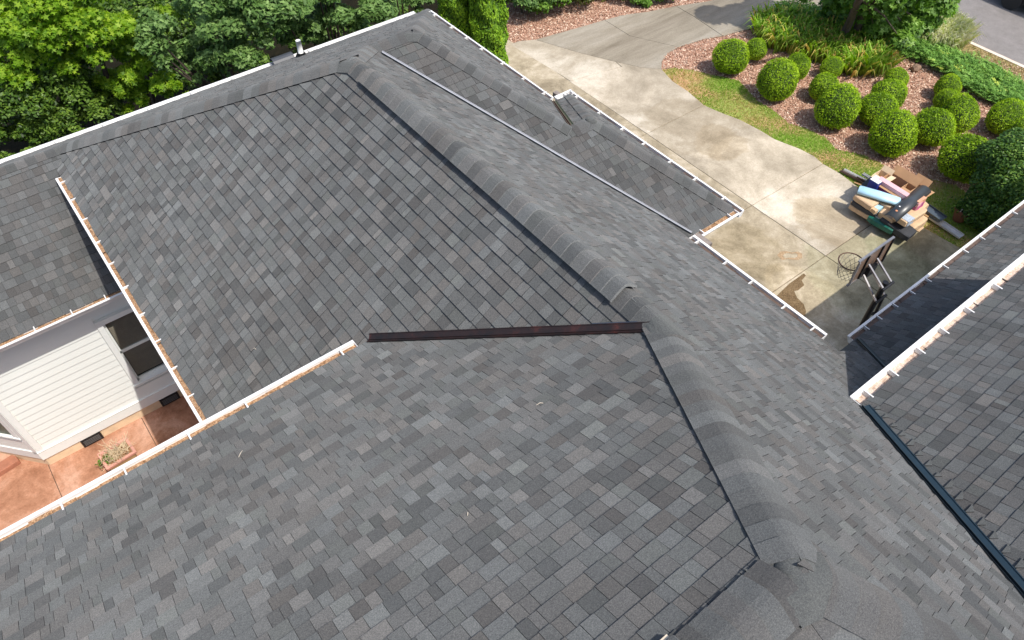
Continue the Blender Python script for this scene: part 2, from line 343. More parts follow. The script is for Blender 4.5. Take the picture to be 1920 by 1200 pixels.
def cover(k, axis, edge, sgn, u0, u1, depth, clips, splits=(), thk=1.0):

    """courses on plane k; axis: the horizontal axis running up the slope, edge: its value at the eave, sgn: uphill direction"""
    a = PL[k]; slope = abs(a[0] if axis == 'x' else a[1]); hstep = EXPO / math.sqrt(1 + slope * slope)
    nrm = Vector((-a[0], -a[1], 1)).normalized()
    def XY(u, v): return (edge + sgn * v, u) if axis == 'x' else (u, edge + sgn * v)
    # deck cells, cut at the places where the clipping changes
    cs = .5; nv = int(depth / cs) + 1
    for a_, b_ in zip((u0,) + tuple(splits), tuple(splits) + (u1,)):
        for i in range(int((b_ - a_) / cs) + 1):
            ua, ub = a_ + i * cs, min(b_, a_ + (i + 1) * cs)
            for j in range(nv):
                q = [XY(ua, j * cs), XY(ub, j * cs), XY(ub, min(depth, (j + 1) * cs)), XY(ua, min(depth, (j + 1) * cs))]
                c = (sum(p[0] for p in q) / 4, sum(p[1] for p in q) / 4); p = clip(q, clips(*c))
                if p: DECKM.add([(x, y, zof(k, x, y) - .022) for x, y in p], [tuple(range(len(p)))])
    rows = int(depth / hstep) + 1
    for j in range(rows):
        v0 = j * hstep - (.03 if j == 0 else 0); v1 = min((j + 1) * hstep + .012, depth); u = u0 - random.random() * .2
        if v0 >= depth: break
        prev = .5; wob = random.uniform(-.002, .002)
        while u < u1:
            wd = random.choice((.07, .09, .11, .12, .13, .15, .19)); r = random.random()
            if r < .20: tone = random.uniform(.10, .28)
            elif r < .36: tone = random.uniform(.66, .88)
            else: tone = random.uniform(.32, .66)
            thick = random.random() < .5
            th = (.0125 if thick else .0088) * thk
            ua, ub = max(u, u0), min(u + wd, u1); u += wd
            if ub - ua < .01: continue
            q = [XY(ua + .0015, v0 + wob), XY(ub - .0015, v0 + wob), XY(ub - .0015, v1), XY(ua + .0015, v1)]
            c = (sum(p[0] for p in q) / 4, sum(p[1] for p in q) / 4); p = clip(q, clips(*c))
            if len(p) < 3: continue
            n = len(p); vt = []; vb = []
            for x, y in p:
                v = ((x - edge) if axis == 'x' else (y - edge)) * sgn; f = 1 - (v - v0) / max(v1 - v0, 1e-6)
                b = Vector((x, y, zof(k, x, y))); vt.append(b + nrm * (.001 + th * f)); vb.append(b - nrm * .006)
            TABS.append((vt + vb, [tuple(range(n))] + [(i, n + i, n + (i + 1) % n, (i + 1) % n) for i in range(n)], (tone, .03)))  # cut asphalt edges near black, also standing in for shade under each course
G0 = 1e9
# E: faces the drive, both beside the low ridge and beside the high hip
YP = (PL['D'][2] - 7.680) / .5204                        # where low ridge, valley and hip meet
hipED = hp('E', 'D'); hipES = hp('E', 'S')
def cE(x, y):
    r = [hp('E', 'N')]
    if y > YP: r.append((1, 0, -xR))
    elif y > y3: r.append(hipED)
    else: r.append(hipES)
    if y < 5.305: pass
    return r
cover('E', 'x', xE, -1, 2.3, 13.3, 6.2, cE, (YP,))
cover('E', 'x', xE + 26 * EXPO / math.sqrt(1 + .7835 ** 2), -1, -5.5, 2.3, 9.0, lambda x, y: ([hipED] if y > y3 else [hipES]), (y3,))
cover('C', 'x', xC, 1, 2.2, 15.2, xR - xC, lambda x, y: [hp('C', 'N')], (), 1.7)
cover('D', 'y', yD, -1, -7.5, 4.4, yD - y3, lambda x, y: [hp('D', 'E')])
cover('S', 'y', -5.2, 1, -6, 7.2, y3 + 5.2, lambda x, y: [hp('S', 'E')])
xCL = None
def cN(x, y):
    if x < (zof('L', 0, (PL['N'][2] - PL['L'][2]) / (.6467 + .5569)) - PL['C'][2]) / .7425: return [(0, 1, -(PL['N'][2] - PL['L'][2]) / (.6467 + .5569))]
    if x < xR: return [hp('N', 'C')]
    zr = zof('H', 0, (PL['N'][2] - PL['H'][2]) / (.5557 + .5569))
    if x < (PL['E'][2] - zr) / .7835: return [hp('N', 'E')]
    if x < (PL['I1'][2] - zr) / .8399: return [(0, 1, -(PL['N'][2] - PL['H'][2]) / (.5557 + .5569))]
    return [hp('N', 'I1')]
_zr = zof('H', 0, (PL['N'][2] - PL['H'][2]) / (.5557 + .5569))
cover('N', 'y', yN, -1, -9, 9.0, 6.4, cN, ((zof('L', 0, (PL['N'][2] - PL['L'][2]) / (.6467 + .5569)) - PL['C'][2]) / .7425, xR, (PL['E'][2] - _zr) / .7835, (PL['I1'][2] - _zr) / .8399))
YJ = (PL['N2'][2] - PL['H'][2]) / (.5711 + .5557)
cover('H', 'y', yH, 1, 4.2, xI2, 6, lambda x, y: [hp('H', 'N'), hp('H', 'I1') if y > YJ else hp('H', 'I2')])
cover('I1', 'x', xI1, -1, YJ - .2, 15, 3, lambda x, y: [hp('I1', 'N'), hp('I1', 'H')])
cover('I2', 'x', xI2, -1, yH, yN2, 3, lambda x, y: [hp('I2', 'N2'), hp('I2', 'H')])
cover('N2', 'y', yN2, -1, 6.6, xI2, yN2 - YJ, lambda x, y: [hp('N2', 'I2')])
cover('F', 'y', yF, -1, 4.0, 11.4, 6.2, lambda x, y: [(1, 0, -3)])
cover('G', 'y', yG, -1, 6.6, 17.5, 3.6, lambda x, y: [(1, 0, -3)])
YLR = (PL['N'][2] - PL['L'][2]) / (.6467 + .5569)
cover('L', 'y', yL, 1, -9, 1.2, YLR - yL, lambda x, y: [(1, 0, 50)] if y < 12.4 else [(-1, 0, .75)])
deck = DECKM.build('roof', DECK, house)
# individual shingles: the 300 that show largest; the rest one joined mesh
def score(t):
    v = t[0]; n = len(v) // 2; P_ = [proj(p) for p in v[:n]]
    if any(p is None for p in P_): return 0
    cx = sum(p[0] for p in P_) / n; cy = sum(p[1] for p in P_) / n
    if not (4 < cx < 1916 and 4 < cy < 1196): return 0
    return abs(sum(P_[i][0] * P_[(i + 1) % n][1] - P_[(i + 1) % n][0] * P_[i][1] for i in range(n))) / 2
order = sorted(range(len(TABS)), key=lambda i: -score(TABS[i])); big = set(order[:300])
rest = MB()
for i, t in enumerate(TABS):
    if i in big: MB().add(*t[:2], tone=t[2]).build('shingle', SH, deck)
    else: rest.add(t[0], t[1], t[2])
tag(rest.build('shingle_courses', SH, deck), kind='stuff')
print('tabs', len(TABS))
# ridge and hip caps
def ipt(k1, k2, x=None, y=None):
    a1, b1, c1 = PL[k1]; a2, b2, c2 = PL[k2]
    if x is None: x = ((c2 - c1) + (b2 - b1) * y) / (a1 - a2)
    elif y is None: y = ((c2 - c1) + (a2 - a1) * x) / (b1 - b2)
    return Vector((x, y, zof(k1, x, y)))
capn = 0; CAPREST = MB()
def caps(p0, p1, kA, kB, wd=.15, lift=0.0, expo=.15, solo=True, fat=.012):
    """overlapping caps from p0 (the end whose cap edges are exposed) to p1"""
    p0, p1 = Vector(p0), Vector(p1); d, L, prof = capprof(p0, p1, kA, kB, wd, lift)
    k = int(L / expo) + 1
    for i in range(k):
        s0 = i * expo; s1 = min(L, (i + 1) * expo + .05)
        if s0 >= L - .02: break
        caps_one(p0, d, s0, s1, prof, fat, solo)
def capprof(p0, p1, kA, kB, wd, lift):
    p0, p1 = Vector(p0), Vector(p1); d = p1 - p0; L = d.length; d.normalize()
    nA = Vector((-PL[kA][0], -PL[kA][1], 1)).normalized(); nB = Vector((-PL[kB][0], -PL[kB][1], 1)).normalized()
    a = d.cross(nA); b = d.cross(nB)
    ctr = (p0 + p1) / 2
    def down(v, k, o):                                   # choose the side that lies on its own plane
        t1 = ctr + v * .3; t2 = ctr - v * .3
        return v if (zof(o, t1.x, t1.y) - zof(k, t1.x, t1.y)) > (zof(o, t2.x, t2.y) - zof(k, t2.x, t2.y)) else -v
    a = down(a, kA, kB).normalized(); b = down(b, kB, kA).normalized(); nm = (nA + nB).normalized()
    prof = []; oA = .025 if kA == 'C' else .014; oB = .025 if kB == 'C' else .014
    for i in range(9):
        s = i / 8
        if s <= .25: q = a * wd * (1 - s * 2.2) + nA * oA; nn = nA
        elif s >= .75: q = b * wd * (1 - (1 - s) * 2.2) + nB * oB; nn = nB
        else:
            t = (s - .25) / .5; A_ = a * wd * .45; B_ = b * wd * .45; q = A_ * (1 - t) ** 2 + nm * wd * .10 * 2 * t * (1 - t) + B_ * t ** 2; nn = (nA * (1 - t) + nB * t).normalized(); q = q + nn * (oA * (1 - t) + oB * t)
        prof.append((q + nm * lift, nn))
    return d, L, prof
def bend(pf, f_to, kf, pb, b_from, kb, wd=.2, lift=0, fat=.022, apex=None, up=.02):
    """one cap folded over a junction: front section at pf (planes kf), back section at pb (planes kb)"""
    global capn
    _, _, A_ = capprof(pf, f_to, kf[0], kf[1], wd, lift); _, _, B_ = capprof(b_from, pb, kb[0], kb[1], wd, lift)
    S = []
    A2 = [(pf + q, nn) for q, nn in A_]; B2 = [(pb + q, nn) for q, nn in B_]; M_ = []
    for (a, na), (b, nb) in zip(A2, B2): M_.append(((a + b) / 2, (na + nb).normalized()))
    M_ = [(m_[0] + Vector((0, 0, up)) * math.sin(math.pi * (j + .0) / 8), m_[1]) for j, m_ in enumerate(M_)]
    h = (.5, .75, 1, 1, 1, 1, 1, .75, .5); v = []
    for sec, e in ((A2, fat), (M_, fat * .7), (B2, .006)):
        for j, (q, nn) in enumerate(sec): v.append(q + nn * e * h[j])
    dn = (pf - pb).normalized()
    for j, (q, nn) in enumerate(A2): v.append(q + dn * .01 - nn * .010)
    f = [(r * 9 + j, r * 9 + j + 1, r * 9 + j + 10, r * 9 + j + 9) for r in (0, 1) for j in range(8)] + [(j, 27 + j, 28 + j, j + 1) for j in range(8)]
    for e in (0, 8):
        for sec in (A2, M_, B2): v.append(sec[e][0] - sec[e][1] * .03)
        m_ = len(v); f += [(e, 9 + e, m_ - 2, m_ - 3), (9 + e, 18 + e, m_ - 1, m_ - 2)]
    MB().add(v, f, (.45,) * 16 + (.8,) * 8 + (.4,)).build('ridge_cap', SH, deck); capn += 1  # paler front faces paint in the sunlit cap edge
def caps_one(p0, d, s0, s1, prof, fat, solo):
        global capn
        v = []; jit = random.uniform(-.004, .004)
        for s, h in ((s0 + jit, fat), (s1, .001)):
            for j_, (q, nn) in enumerate(prof): v.append(p0 + d * s + q + nn * h * (.5, .75, 1, 1, 1, 1, 1, .75, .4)[j_])
        for q, nn in prof: v.append(p0 + d * (s0 + jit - .010) + q - nn * .010)
        f = [(j, j + 1, 10 + j, 9 + j) for j in range(8)] + [(j, 18 + j, 19 + j, j + 1) for j in range(8)]
        for e in (0, 8):                                 # side skirts
            for s, h in ((s0 + jit, 0), (s1, 0)): v.append(p0 + d * s + prof[e][0] - prof[e][1] * .03)
            m_ = len(v); f.append((e, 9 + e, m_ - 1, m_ - 2))
        tone = random.choice((random.uniform(.12, .3), random.uniform(.3, .6), random.uniform(.3, .6), random.uniform(.6, .8)))
        tone = (tone,) * 8 + (min(.97, tone + .42),) * 8 + (.03, tone)  # tone paints a sunlit front edge and a shadow line on one skirt
        if solo and capn < 300: MB().add(v, f, tone).build('ridge_cap', SH, deck, smooth=False); capn += 1
        else: CAPREST.add(v, f, tone)
J = Vector((xR, YP, 7.680)); NW = ipt('C', 'N', x=xR); LR = ipt('C', 'N', y=YLR)
ENr = ipt('E', 'N', y=(PL['N'][2] - PL['H'][2]) / (.5557 + .5569)); HIr = ipt('I1', 'N', y=ENr.y)
RV0 = J + Vector((0, .62, 0)); RV1 = NW - Vector((0, .45, 0))
caps(J + Vector((0, -.1, 0)), RV0 + Vector((0, .1, 0)), 'C', 'E', .19)
caps(RV0, RV1, 'C', 'E', .205, .062, fat=.019)
caps(RV1 - Vector((0, .05, 0)), NW + Vector((0, .04, 0)), 'C', 'E', .19, .004)
caps(J + Vector((.02, .1, -.03)), APX + (J - APX).normalized() * .07, 'D', 'E', .205, fat=.020)
dS = (ipt('E', 'S', y=-3.5)); caps(dS, APX + (dS - APX).normalized() * .12, 'E', 'S', .205, fat=.023)
caps(APX + Vector((-.13, 0, .003)), APX + Vector((-1.0, 0, 0)), 'D', 'S', .205, .008, fat=.023)
caps(APX + Vector((-.85, 0, 0)), APX + Vector((-6, 0, 0)), 'D', 'S', .21, .055, fat=.014)
caps(LR, NW, 'C', 'N', .17, expo=.16)
caps(ENr, NW, 'E', 'N', .17, expo=.16)
caps(HIr, ENr, 'H', 'N', .17, expo=.16)
caps(ipt('N', 'I1', y=yN - .05), HIr, 'N', 'I1', .17, expo=.16)
hj = ipt('H', 'I1', y=YJ); hj2 = ipt('H', 'I2', y=YJ)
caps(hj, HIr, 'H', 'I1', .17, expo=.16)
caps(ipt('H', 'I2', y=yH + .03), hj2, 'H', 'I2', .17, expo=.16)
caps(hj2, hj, 'H', 'N2', .17, expo=.16)
caps(ipt('N2', 'I2', y=yN2 - .03), hj2, 'N2', 'I2', .12, expo=.16)
caps(Vector((-9, YLR, zof('L', 0, YLR))), LR, 'L', 'N', .13, expo=.16, solo=False)
def peak(p, ks, r=.2, h=.032):
    q = MB(); v = []; n = 16
    for rr in (1, .55):
        for i in range(n):
            a = 2 * math.pi * i / n; x, y = p.x + math.cos(a) * r * rr, p.y + math.sin(a) * r * rr; v.append(Vector((x, y, min(zof(k, x, y) for k in ks) + h * (1 if rr == 1 else 1.25))))
    v.append(Vector((p.x, p.y, p.z + h * .6)))
    for i in range(n): v.append(v[i] - Vector((0, 0, .02)))
    q.add(v, [(i, (i + 1) % n, n + (i + 1) % n, n + i) for i in range(n)] + [(n + i, n + (i + 1) % n, 2 * n) for i in range(n)] + [(i, 2 * n + 1 + i, 2 * n + 1 + (i + 1) % n, (i + 1) % n) for i in range(n)], .45)
    q.build('ridge_cap', SH, deck, smooth=True)
peak(APX - Vector((0, 0, .012)), ('D', 'E', 'S'), .15, .012)
_u = lambda a, b, s: a + (b - a).normalized() * s
bend(_u(APX, dS, .17), APX, ('E', 'S'), _u(APX, APX + Vector((-1, 0, 0)), .24), APX, ('D', 'S'), .225, .014, up=.03, fat=.018)
bend(_u(J, APX, .16), _u(J, APX, .5), ('D', 'E'), _u(J, RV0, .2), RV0, ('C', 'E'), .205, .006, up=.0)
bend(_u(NW, RV0, .16), RV0, ('C', 'E'), _u(NW, LR, .2), LR, ('C', 'N'), .18, .004, up=.01)
bend(_u(HIr, hj, .16), hj, ('H', 'I1'), _u(HIr, ENr, .2), ENr, ('H', 'N'), .17, .004, up=.01)
peak(hj2, ('H', 'N2', 'I2'), .1)
tag(CAPREST.build('ridge_cap_run', SH, deck), kind='stuff')
# ridge vents under the raised caps
def vent(p0, p1, kA, kB, name='ridge_vent', wd=.15, h=.055):
    m = MB(); d = (Vector(p1) - Vector(p0)).normalized()
    for k, o in ((kA, kB), (kB, kA)):
        n = Vector((-PL[k][0], -PL[k][1], 1)).normalized(); s = d.cross(n).normalized()
        t = Vector(p0) + s; 
        if zof(k, t.x, t.y) > zof(o, t.x, t.y): s = -s
        c = (Vector(p0) + Vector(p1)) / 2 + s * wd * .5 + n * (h * .45)
        m.obox(c, (Vector(p1) - Vector(p0)) / 2, s * wd * .5, n * h * .55)
    return m.build(name, BLACK, house)
vent(RV0 + Vector((0, .02, 0)), RV1, 'C', 'E'); vent(APX + Vector((-.88, 0, 0)), APX + Vector((-6, 0, 0)), 'D', 'S', wd=.19, h=.045)
m = MB(); nn = Vector((0, .5204, 1)).normalized(); s = Vector((0, 1, -.5204)).normalized()
m.bar(APX + Vector((-.86, 0, 0)) + s * .215 + nn * .045, APX + Vector((-6, 0, 0)) + s * .215 + nn * .045, .02, .012); m.build('vent_edge_strip', plain('tan_plastic', (.55, .47, .36), .5), house)
# valley flashings
def valley(p0, p1, kA, kB, wa, wb, mat, rib=.02, lift=.014, matb=None, name='valley_flashing'):
    p0, p1 = Vector(p0), Vector(p1); d = (p1 - p0); L = d.length; d.normalize(); m = MB(); m2 = MB()
    for k, o, wd, mm in ((kA, kB, wa, m), (kB, kA, wb, m2)):
        n = Vector((-PL[k][0], -PL[k][1], 1)).normalized(); s = d.cross(n).normalized(); c = (p0 + p1) / 2; t = c + s * .3
        if zof(k, t.x, t.y) < zof(o, t.x, t.y): s = -s
        mm.obox(c + s * (wd / 2 + .004) + n * lift, d * L / 2, s * wd / 2, n * .0025)
        mm.obox(c + s * (wd + .004) + n * (lift + .004), d * L / 2, s * .004, n * .006)
    if rib:
        a = (Vector((-PL[kA][0], -PL[kA][1], 1)) .normalized() + Vector((-PL[kB][0], -PL[kB][1], 1)).normalized()).normalized()
        m.obox((p0 + p1) / 2 + a * (lift + rib * .5), d * L / 2, d.cross(a).normalized() * .004, a * rib * .55)
    o1 = m.build(name, mat, house); o2 = m2.build(name, matb or mat, house); return o1
vCD0 = ipt('C', 'D', y=yD + .02)
valley(vCD0, J + Vector((-.05, .05, -.025)), 'C', 'D', .075, .045, RUST, .014, .021, matb=RUST)
m = MB(); dd = (J - vCD0); e_ = dd.normalized()
m = MB(); dd = (J - vCD0); q0 = vCD0 + dd * .78; q1 = vCD0 + dd * .955; nC = Vector((-.7425, 0, 1)).normalized()
sC = dd.normalized().cross(nC).normalized(); 
if zof('C', *(q0 + sC)[:2]) < zof('D', *(q0 + sC)[:2]): sC = -sC
m.obox((q0 + q1) / 2 + sC * .046 + nC * .027, (q1 - q0) / 2, sC * .04, nC * .003); m.build('valley_flashing', plain('new_flashing', (.06, .075, .10), .4, .4), house)
vEF0 = ipt('E', 'F', y=yF); vEF1 = ipt('E', 'F', y=-4)
valley(vEF1, vEF0, 'E', 'F', .035, .085, DARKM, .03, matb=plain('slate_flashing', (.028, .052, .068), .35, .35))
fl = MB(); nF = Vector((0, .5466, 1)).normalized(); j = 0
while True:
    yy = yF - .12 - j * EXPO / math.sqrt(1 + .5466 ** 2); j += 1
    if yy < -1.6: break
    b_ = ipt('E', 'F', y=yy) + Vector((.11, 0, 0)); b_.z = zof('F', b_.x, b_.y); u_ = Vector((1, 0, 0)); w_ = Vector((0, -1, .5466)).normalized(); L_ = random.uniform(.07, .17)
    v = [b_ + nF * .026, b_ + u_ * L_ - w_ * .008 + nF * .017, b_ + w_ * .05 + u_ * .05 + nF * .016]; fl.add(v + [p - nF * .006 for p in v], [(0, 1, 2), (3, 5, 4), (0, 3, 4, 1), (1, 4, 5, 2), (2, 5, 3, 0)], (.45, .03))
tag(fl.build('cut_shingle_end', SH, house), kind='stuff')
vEG0 = ipt('E', 'G', y=yG); vEG1 = ipt('E', 'G', y=.4); valley(vEG1, vEG0, 'E', 'G', .03, .06, DARKM, .025)
vEH0 = ipt('E', 'H', y=yH); vEH1 = ipt('E', 'H', y=ENr.y - .16); valley(vEH0, vEH1, 'H', 'E', .038, .012, GREYM, 0, .022, DARKM)
vNI0 = ipt('N2', 'I1', y=yN2); vNI1 = ipt('N2', 'I1', y=YJ + .1); valley(vNI0, vNI1, 'I1', 'N2', .05, .06, plain('valley_brown', (.12, .075, .05), .6), .03, matb=plain('valley_moss', (.075, .085, .045), .8))
# gutters
PROF = [(0, 0), (0, -.10), (.085, -.11), (.112, -.03), (.112, -.006), (.142, -.006), (.142, .006), (.100, .006), (.100, -.03), (.078, -.098), (.008, -.092), (.008, 0)]
def gutter(p0, p1, out, hang=(), fill=GDIRT, wd=1, level=-.035):
    p0, p1, out = Vector(p0), Vector(p1), Vector(out); u = p1 - p0; L = u.length; u.normalize(); m = MB()
    m.extrude([(a * wd, b) for a, b in PROF], p0, u, out, L=L)
    for q in (p0, p1): m.extrude([(0, 0), (0, -.10), (.085 * wd, -.11), (.14 * wd, 0)], q - u * .004, u, out, L=.006)
    g = m.build('gutter', WHITE, house); f = MB(); k = int(L / .22)
    for i in range(k):
        a = p0 + u * L * i / k; b = p0 + u * L * (i + 1) / k; h0 = level + random.uniform(-.014, .014)
        f.add([a + out * .006 + Vector((0, 0, h0 + .006)), b + out * .006 + Vector((0, 0, h0 + random.uniform(-.01, .014))), b + out * .101 * wd + Vector((0, 0, h0)), a + out * .101 * wd + Vector((0, 0, h0))], [(0, 1, 2, 3)])
    f.build('leaf_debris', fill, g)
    for t in hang:
        c = p0 + u * t; h = MB(); h.obox(c + out * .043 + Vector((0, 0, .014)), u * .008, out * .072, (0, 0, .003)); h.obox(c + out * .055 * wd + Vector((0, 0, -.02)), u * .006, out * .045, (0, 0, .03)); h.build('gutter_hanger', WHITE, g)
    return g
def alongx(L, z, x0): return [at(x, y, z).x - x0 for x, y in L]
def alongy(L, z, y0): return [at(x, y, z).y - y0 for x, y in L]
zC, zE, zN, zD, zF, zG, zL, zI, zH = (zof('C', xC, 0) - .01, zof('E', xE, 0) - .01, zof('N', 0, yN) - .01, zof('D', 0, yD) - .01, zof('F', 0, yF) - .01, zof('G', 0, yG) - .01, zof('L', 0, yL) - .01, zof('I1', xI1, 0) - .01, zof('H', 0, yH) - .01)
yc1 = at(118, 330, zC).y; yc0 = 5.6
gutter((xC - .005, yc0, zC), (xC - .005, yc1, zC), (-1, 0, 0), alongy([(121, 341), (141, 373), (164, 410), (188, 453), (213, 493), (240, 537), (271, 588), (302, 637), (332, 688), (363, 740)], zC, yc0), GDIRT, .9, -.012)
xd1 = at(672, 651, zD).x; gutter((-7.5, yD + .01, zD), (xd1, yD + .01, zD), (0, 1, 0), alongx([(120, 957), (239, 892), (359, 825), (467, 767), (645, 667)], zD, -7.5))
gutter((-9, yL - .01, zL), (xC + .3, yL - .01, zL), (0, -1, 0), alongx([(65, 617), (133, 583), (197, 557)], zL, -9))
xn1 = at(782, 26, zN).x; gutter((-9, yN + .01, zN), (xn1, yN + .01, zN), (0, 1, 0), [i * .9 + .4 for i in range(17)], WHITE)
gutter((xI1 + .01, yN2 + .14, zI), (xI1 + .01, at(803, 22, zI).y, zI), (1, 0, 0), alongy([(812, 29), (845, 52), (873, 72), (902, 92), (940, 120), (980, 148), (1018, 176)], zI, yN2 + .14), GDARK, .8)
gutter((xI2 + .01, yH - .13, zI), (xI2 + .01, yN2 + .12, zI), (1, 0, 0), alongy([(1080, 182), (1122, 212), (1166, 242), (1206, 270), (1255, 304), (1303, 336), (1355, 373)], zI, yH - .13), GDARK, .8)
gutter((xI1 + .15, yN2 + .01, zI), (xI2 + .14, yN2 + .01, zI), (0, 1, 0), [.2], WHITE)
gutter((xE + .18, yH - .01, zH), (xI2 + .01, yH - .01, zH), (0, -1, 0), alongx([(1308, 429), (1362, 401)], zH, xE + .18))
ye0 = at(1544, 632, zE).y; gutter((xE + .01, ye0, zE), (xE + .01, yH - .22, zE), (1, 0, 0), alongy([(1305, 455), (1358, 494), (1407, 530), (1468, 577), (1522, 618)], zE, ye0), GDARK)
xf0 = at(1612, 758, zF).x; gutter((xf0, yF + .01, zF), (11.4, yF + .01, zF), (0, 1, 0), alongx([(1634, 744), (1681, 704), (1731, 662), (1776, 625), (1822, 585), (1875, 541)], zF, xf0), ground_mat('pale_debris', [(.3, (.34, .22, .15)), (.5, (.58, .45, .36)), (.7, (.70, .60, .52))], 14, 50), 1.15, -.05)
xg0 = at(1603, 640, zG).x; gutter((xg0, yG + .01, zG), (17.5, yG + .01, zG), (0, 1, 0), alongx([(1630, 619), (1654, 600), (1684, 577), (1715, 552), (1744, 528), (1775, 502), (1811, 472), (1843, 448), (1871, 425), (1903, 400)], zG, xg0), GDARK)
# fascia boards under the eaves
m = MB()
for a, b in (((xC + .02, 5.4, 0), (xC + .05, yc1, zC)), ((-7.5, yD - .05, 0), (xd1, yD - .02, zD)), ((-9, yL + .02, 0), (xC, yL + .05, zL)), ((-9, yN - .05, 0), (7.7, yN - .02, zN)),
             ((xE - .05, 2.6, 0), (xE - .02, yH, zE)), ((6.2, yF - .05, 0), (11.4, yF - .02, zF)), ((7.6, yG - .05, 0), (17.5, yG - .02, zG)), ((xI2 - .05, yH, 0), (xI2 - .02, yN2, zI)), ((xI1 - .05, yN2, 0), (xI1 - .02, 13.8, zI)), ((xE, yH + .02, 0), (xI2, yH + .05, zH))):
    z = b[2]; m.box(a[0], a[1], z - .16, b[0], b[1], z - .012)
m.build('fascia', TRIM, house)
# downspout outlets
DSP = plain('weathered_spout', (.25, .21, .18), .6, .1, .3, 12)
m = MB(); m.obox((xI1 + .34, yN2 + .22, zI - .12), (.05, 0, 0), (0, .14, 0), (0, 0, .06)); m.obox((xI1 + .34, yN2 + .12, zI - 2.2), (.045, 0, 0), (0, .035, 0), (0, 0, 2)); m.build('downspout', DSP, house)
m = MB(); m.obox((xE + .36, yH - .26, zE - .22), (.045, 0, 0), (0, .15, 0), (0, 0, .05)); m.obox((xE + .36, yH - .12, zE - 2.4), (.045, 0, 0), (0, .035, 0), (0, 0, 2.1)); m.build('downspout', DSP, house)
# walls
m = MB(); m.box(.62, -4, -.3, 6.95, 14.3, 4.3); m.box(4, 5.72, -.3, 8.3, 14.28, 4.0); m.box(-6.9, -4, -.3, 3.2, 4.85, 6.0); m.box(6.9, -4, -.3, 17.1, 2.1, 3.2); m.box(5, -4, -.29, 11.2, .9, 5.9); m.box(-2.45, 11.6, -.3, .7, 14.29, 3.45); m.box(-8.9, 13.2, -.3, -2.46, 14.28, 3.4)
m.build('wall', WALL, house)
# rake closing the east end of the upper garage roof
m = MB(); m.add([(11.4, yF, zF - .02), (11.4, -4, zof('F', 0, -4) - .02), (11.4, -4, 3), (11.4, yF, 3.2)], [(0, 1, 2, 3)]); m.build('gable_wall', WALL, house)
# the sided courtyard wall with its window and the angled bay
YW = yL + .45; XB = -2.585
wl = MB(); wl.box(XB + .05, YW + .03, 0, .62, YW + .12, 3.5)
ww0, ww1, wz0, wz1 = -.48, .16, .98, 2.72
wl = MB(); wl.box(XB + .02, YW + .02, .3, ww0, YW + .12, 3.6); wl.box(ww1, YW + .02, .3, .62, YW + .12, 3.6); wl.box(ww0, YW + .02, .3, ww1, YW + .12, wz0); wl.box(ww0, YW + .02, wz1, ww1, YW + .12, 3.6)
cw = wl.build('courtyard_wall', SIDING, house)
def board(x0, x1, z, h=.165, y=YW, par=cw):
    b = MB(); b.add([(x0, y - .018, z), (x1, y - .018, z), (x1, y - .003, z + h), (x0, y - .003, z + h), (x0, y + .012, z), (x1, y + .012, z), (x1, y + .012, z + h), (x0, y + .012, z + h)],
        [(0, 1, 2, 3), (4, 7, 6, 5), (0, 4, 5, 1), (3, 2, 6, 7), (0, 3, 7, 4), (1, 5, 6, 2)]); b.build('siding_board', SIDING, par)
z = .50
while z < 3.5:
    if z + .165 > wz0 - .12 and z < wz1 + .13: board(XB + .1, ww0 - .105, z); board(ww1 + .105, .62, z)
    else: board(XB + .1, .62, z)
    z += .163
b = MB(); b.box(XB - .0, YW - .035, .42, XB + .10, YW + .02, 3.5); b.build('corner_board', TRIM, cw)
b = MB(); b.box(XB - .03, YW - .04, .26, .62, YW + .02, .50); b.box(XB - .03, YW - .05, .495, .62, YW + .02, .515); b.build('skirt_board', TRIM, cw)
b = MB(); b.box(XB, YW, -.05, .62, YW + .2, .262); b.build('foundation', FOUND, cw)
# window parts
wn = MB(); T = .1
wn.box(ww0 - T, YW - .04, wz0 - .02, ww0, YW + .01, wz1 + T); wn.box(ww1, YW - .04, wz0 - .02, ww1 + T, YW + .01, wz1 + T); wn.box(ww0, YW - .04, wz1, ww1, YW + .01, wz1 + T); wn.box(ww0 - T, YW - .06, wz1 + T, ww1 + T, YW + .01, wz1 + T + .03)
win = wn.build('window', TRIM, house)
b = MB(); b.box(ww0 - T - .02, YW - .07, wz0 - .045, ww1 + T + .02, YW + .03, wz0 - .002); b.build('sill', TRIM, win)
b = MB()
for a in ((ww0, wz0, ww0 + .035, wz1), (ww1 - .035, wz0, ww1, wz1), (ww0, wz0, ww1, wz0 + .07), (ww0, (wz0 + wz1) / 2 - .02, ww1, (wz0 + wz1) / 2 + .045), (ww0, wz1 - .04, ww1, wz1)): b.box(a[0] + .001, YW + .035, a[1] + .001, a[2] - .001, YW + .075, a[3] - .001)
b.build('sash', TRIM, win)
b = MB(); b.box(ww0 + .03, YW + .05, wz0 + .05, ww1 - .03, YW + .056, wz1 - .03); b.build('pane', GLASSM, win)
b = MB(); z = wz0 + .12
while z < wz1 - .03: b.obox(((ww0 + ww1) / 2, YW + .092, z), ((ww1 - ww0) / 2 - .045, 0, 0), (0, .019, .014), (0, .0012, -.0017)); z += .042
b.build('blind', BLIND, win)
b = MB(); b.box(ww0 - .05, YW + .16, wz0 - .1, ww1 + .05, YW + .17, wz1 + .1); b.build('dark_room_backing', BLACK, win)
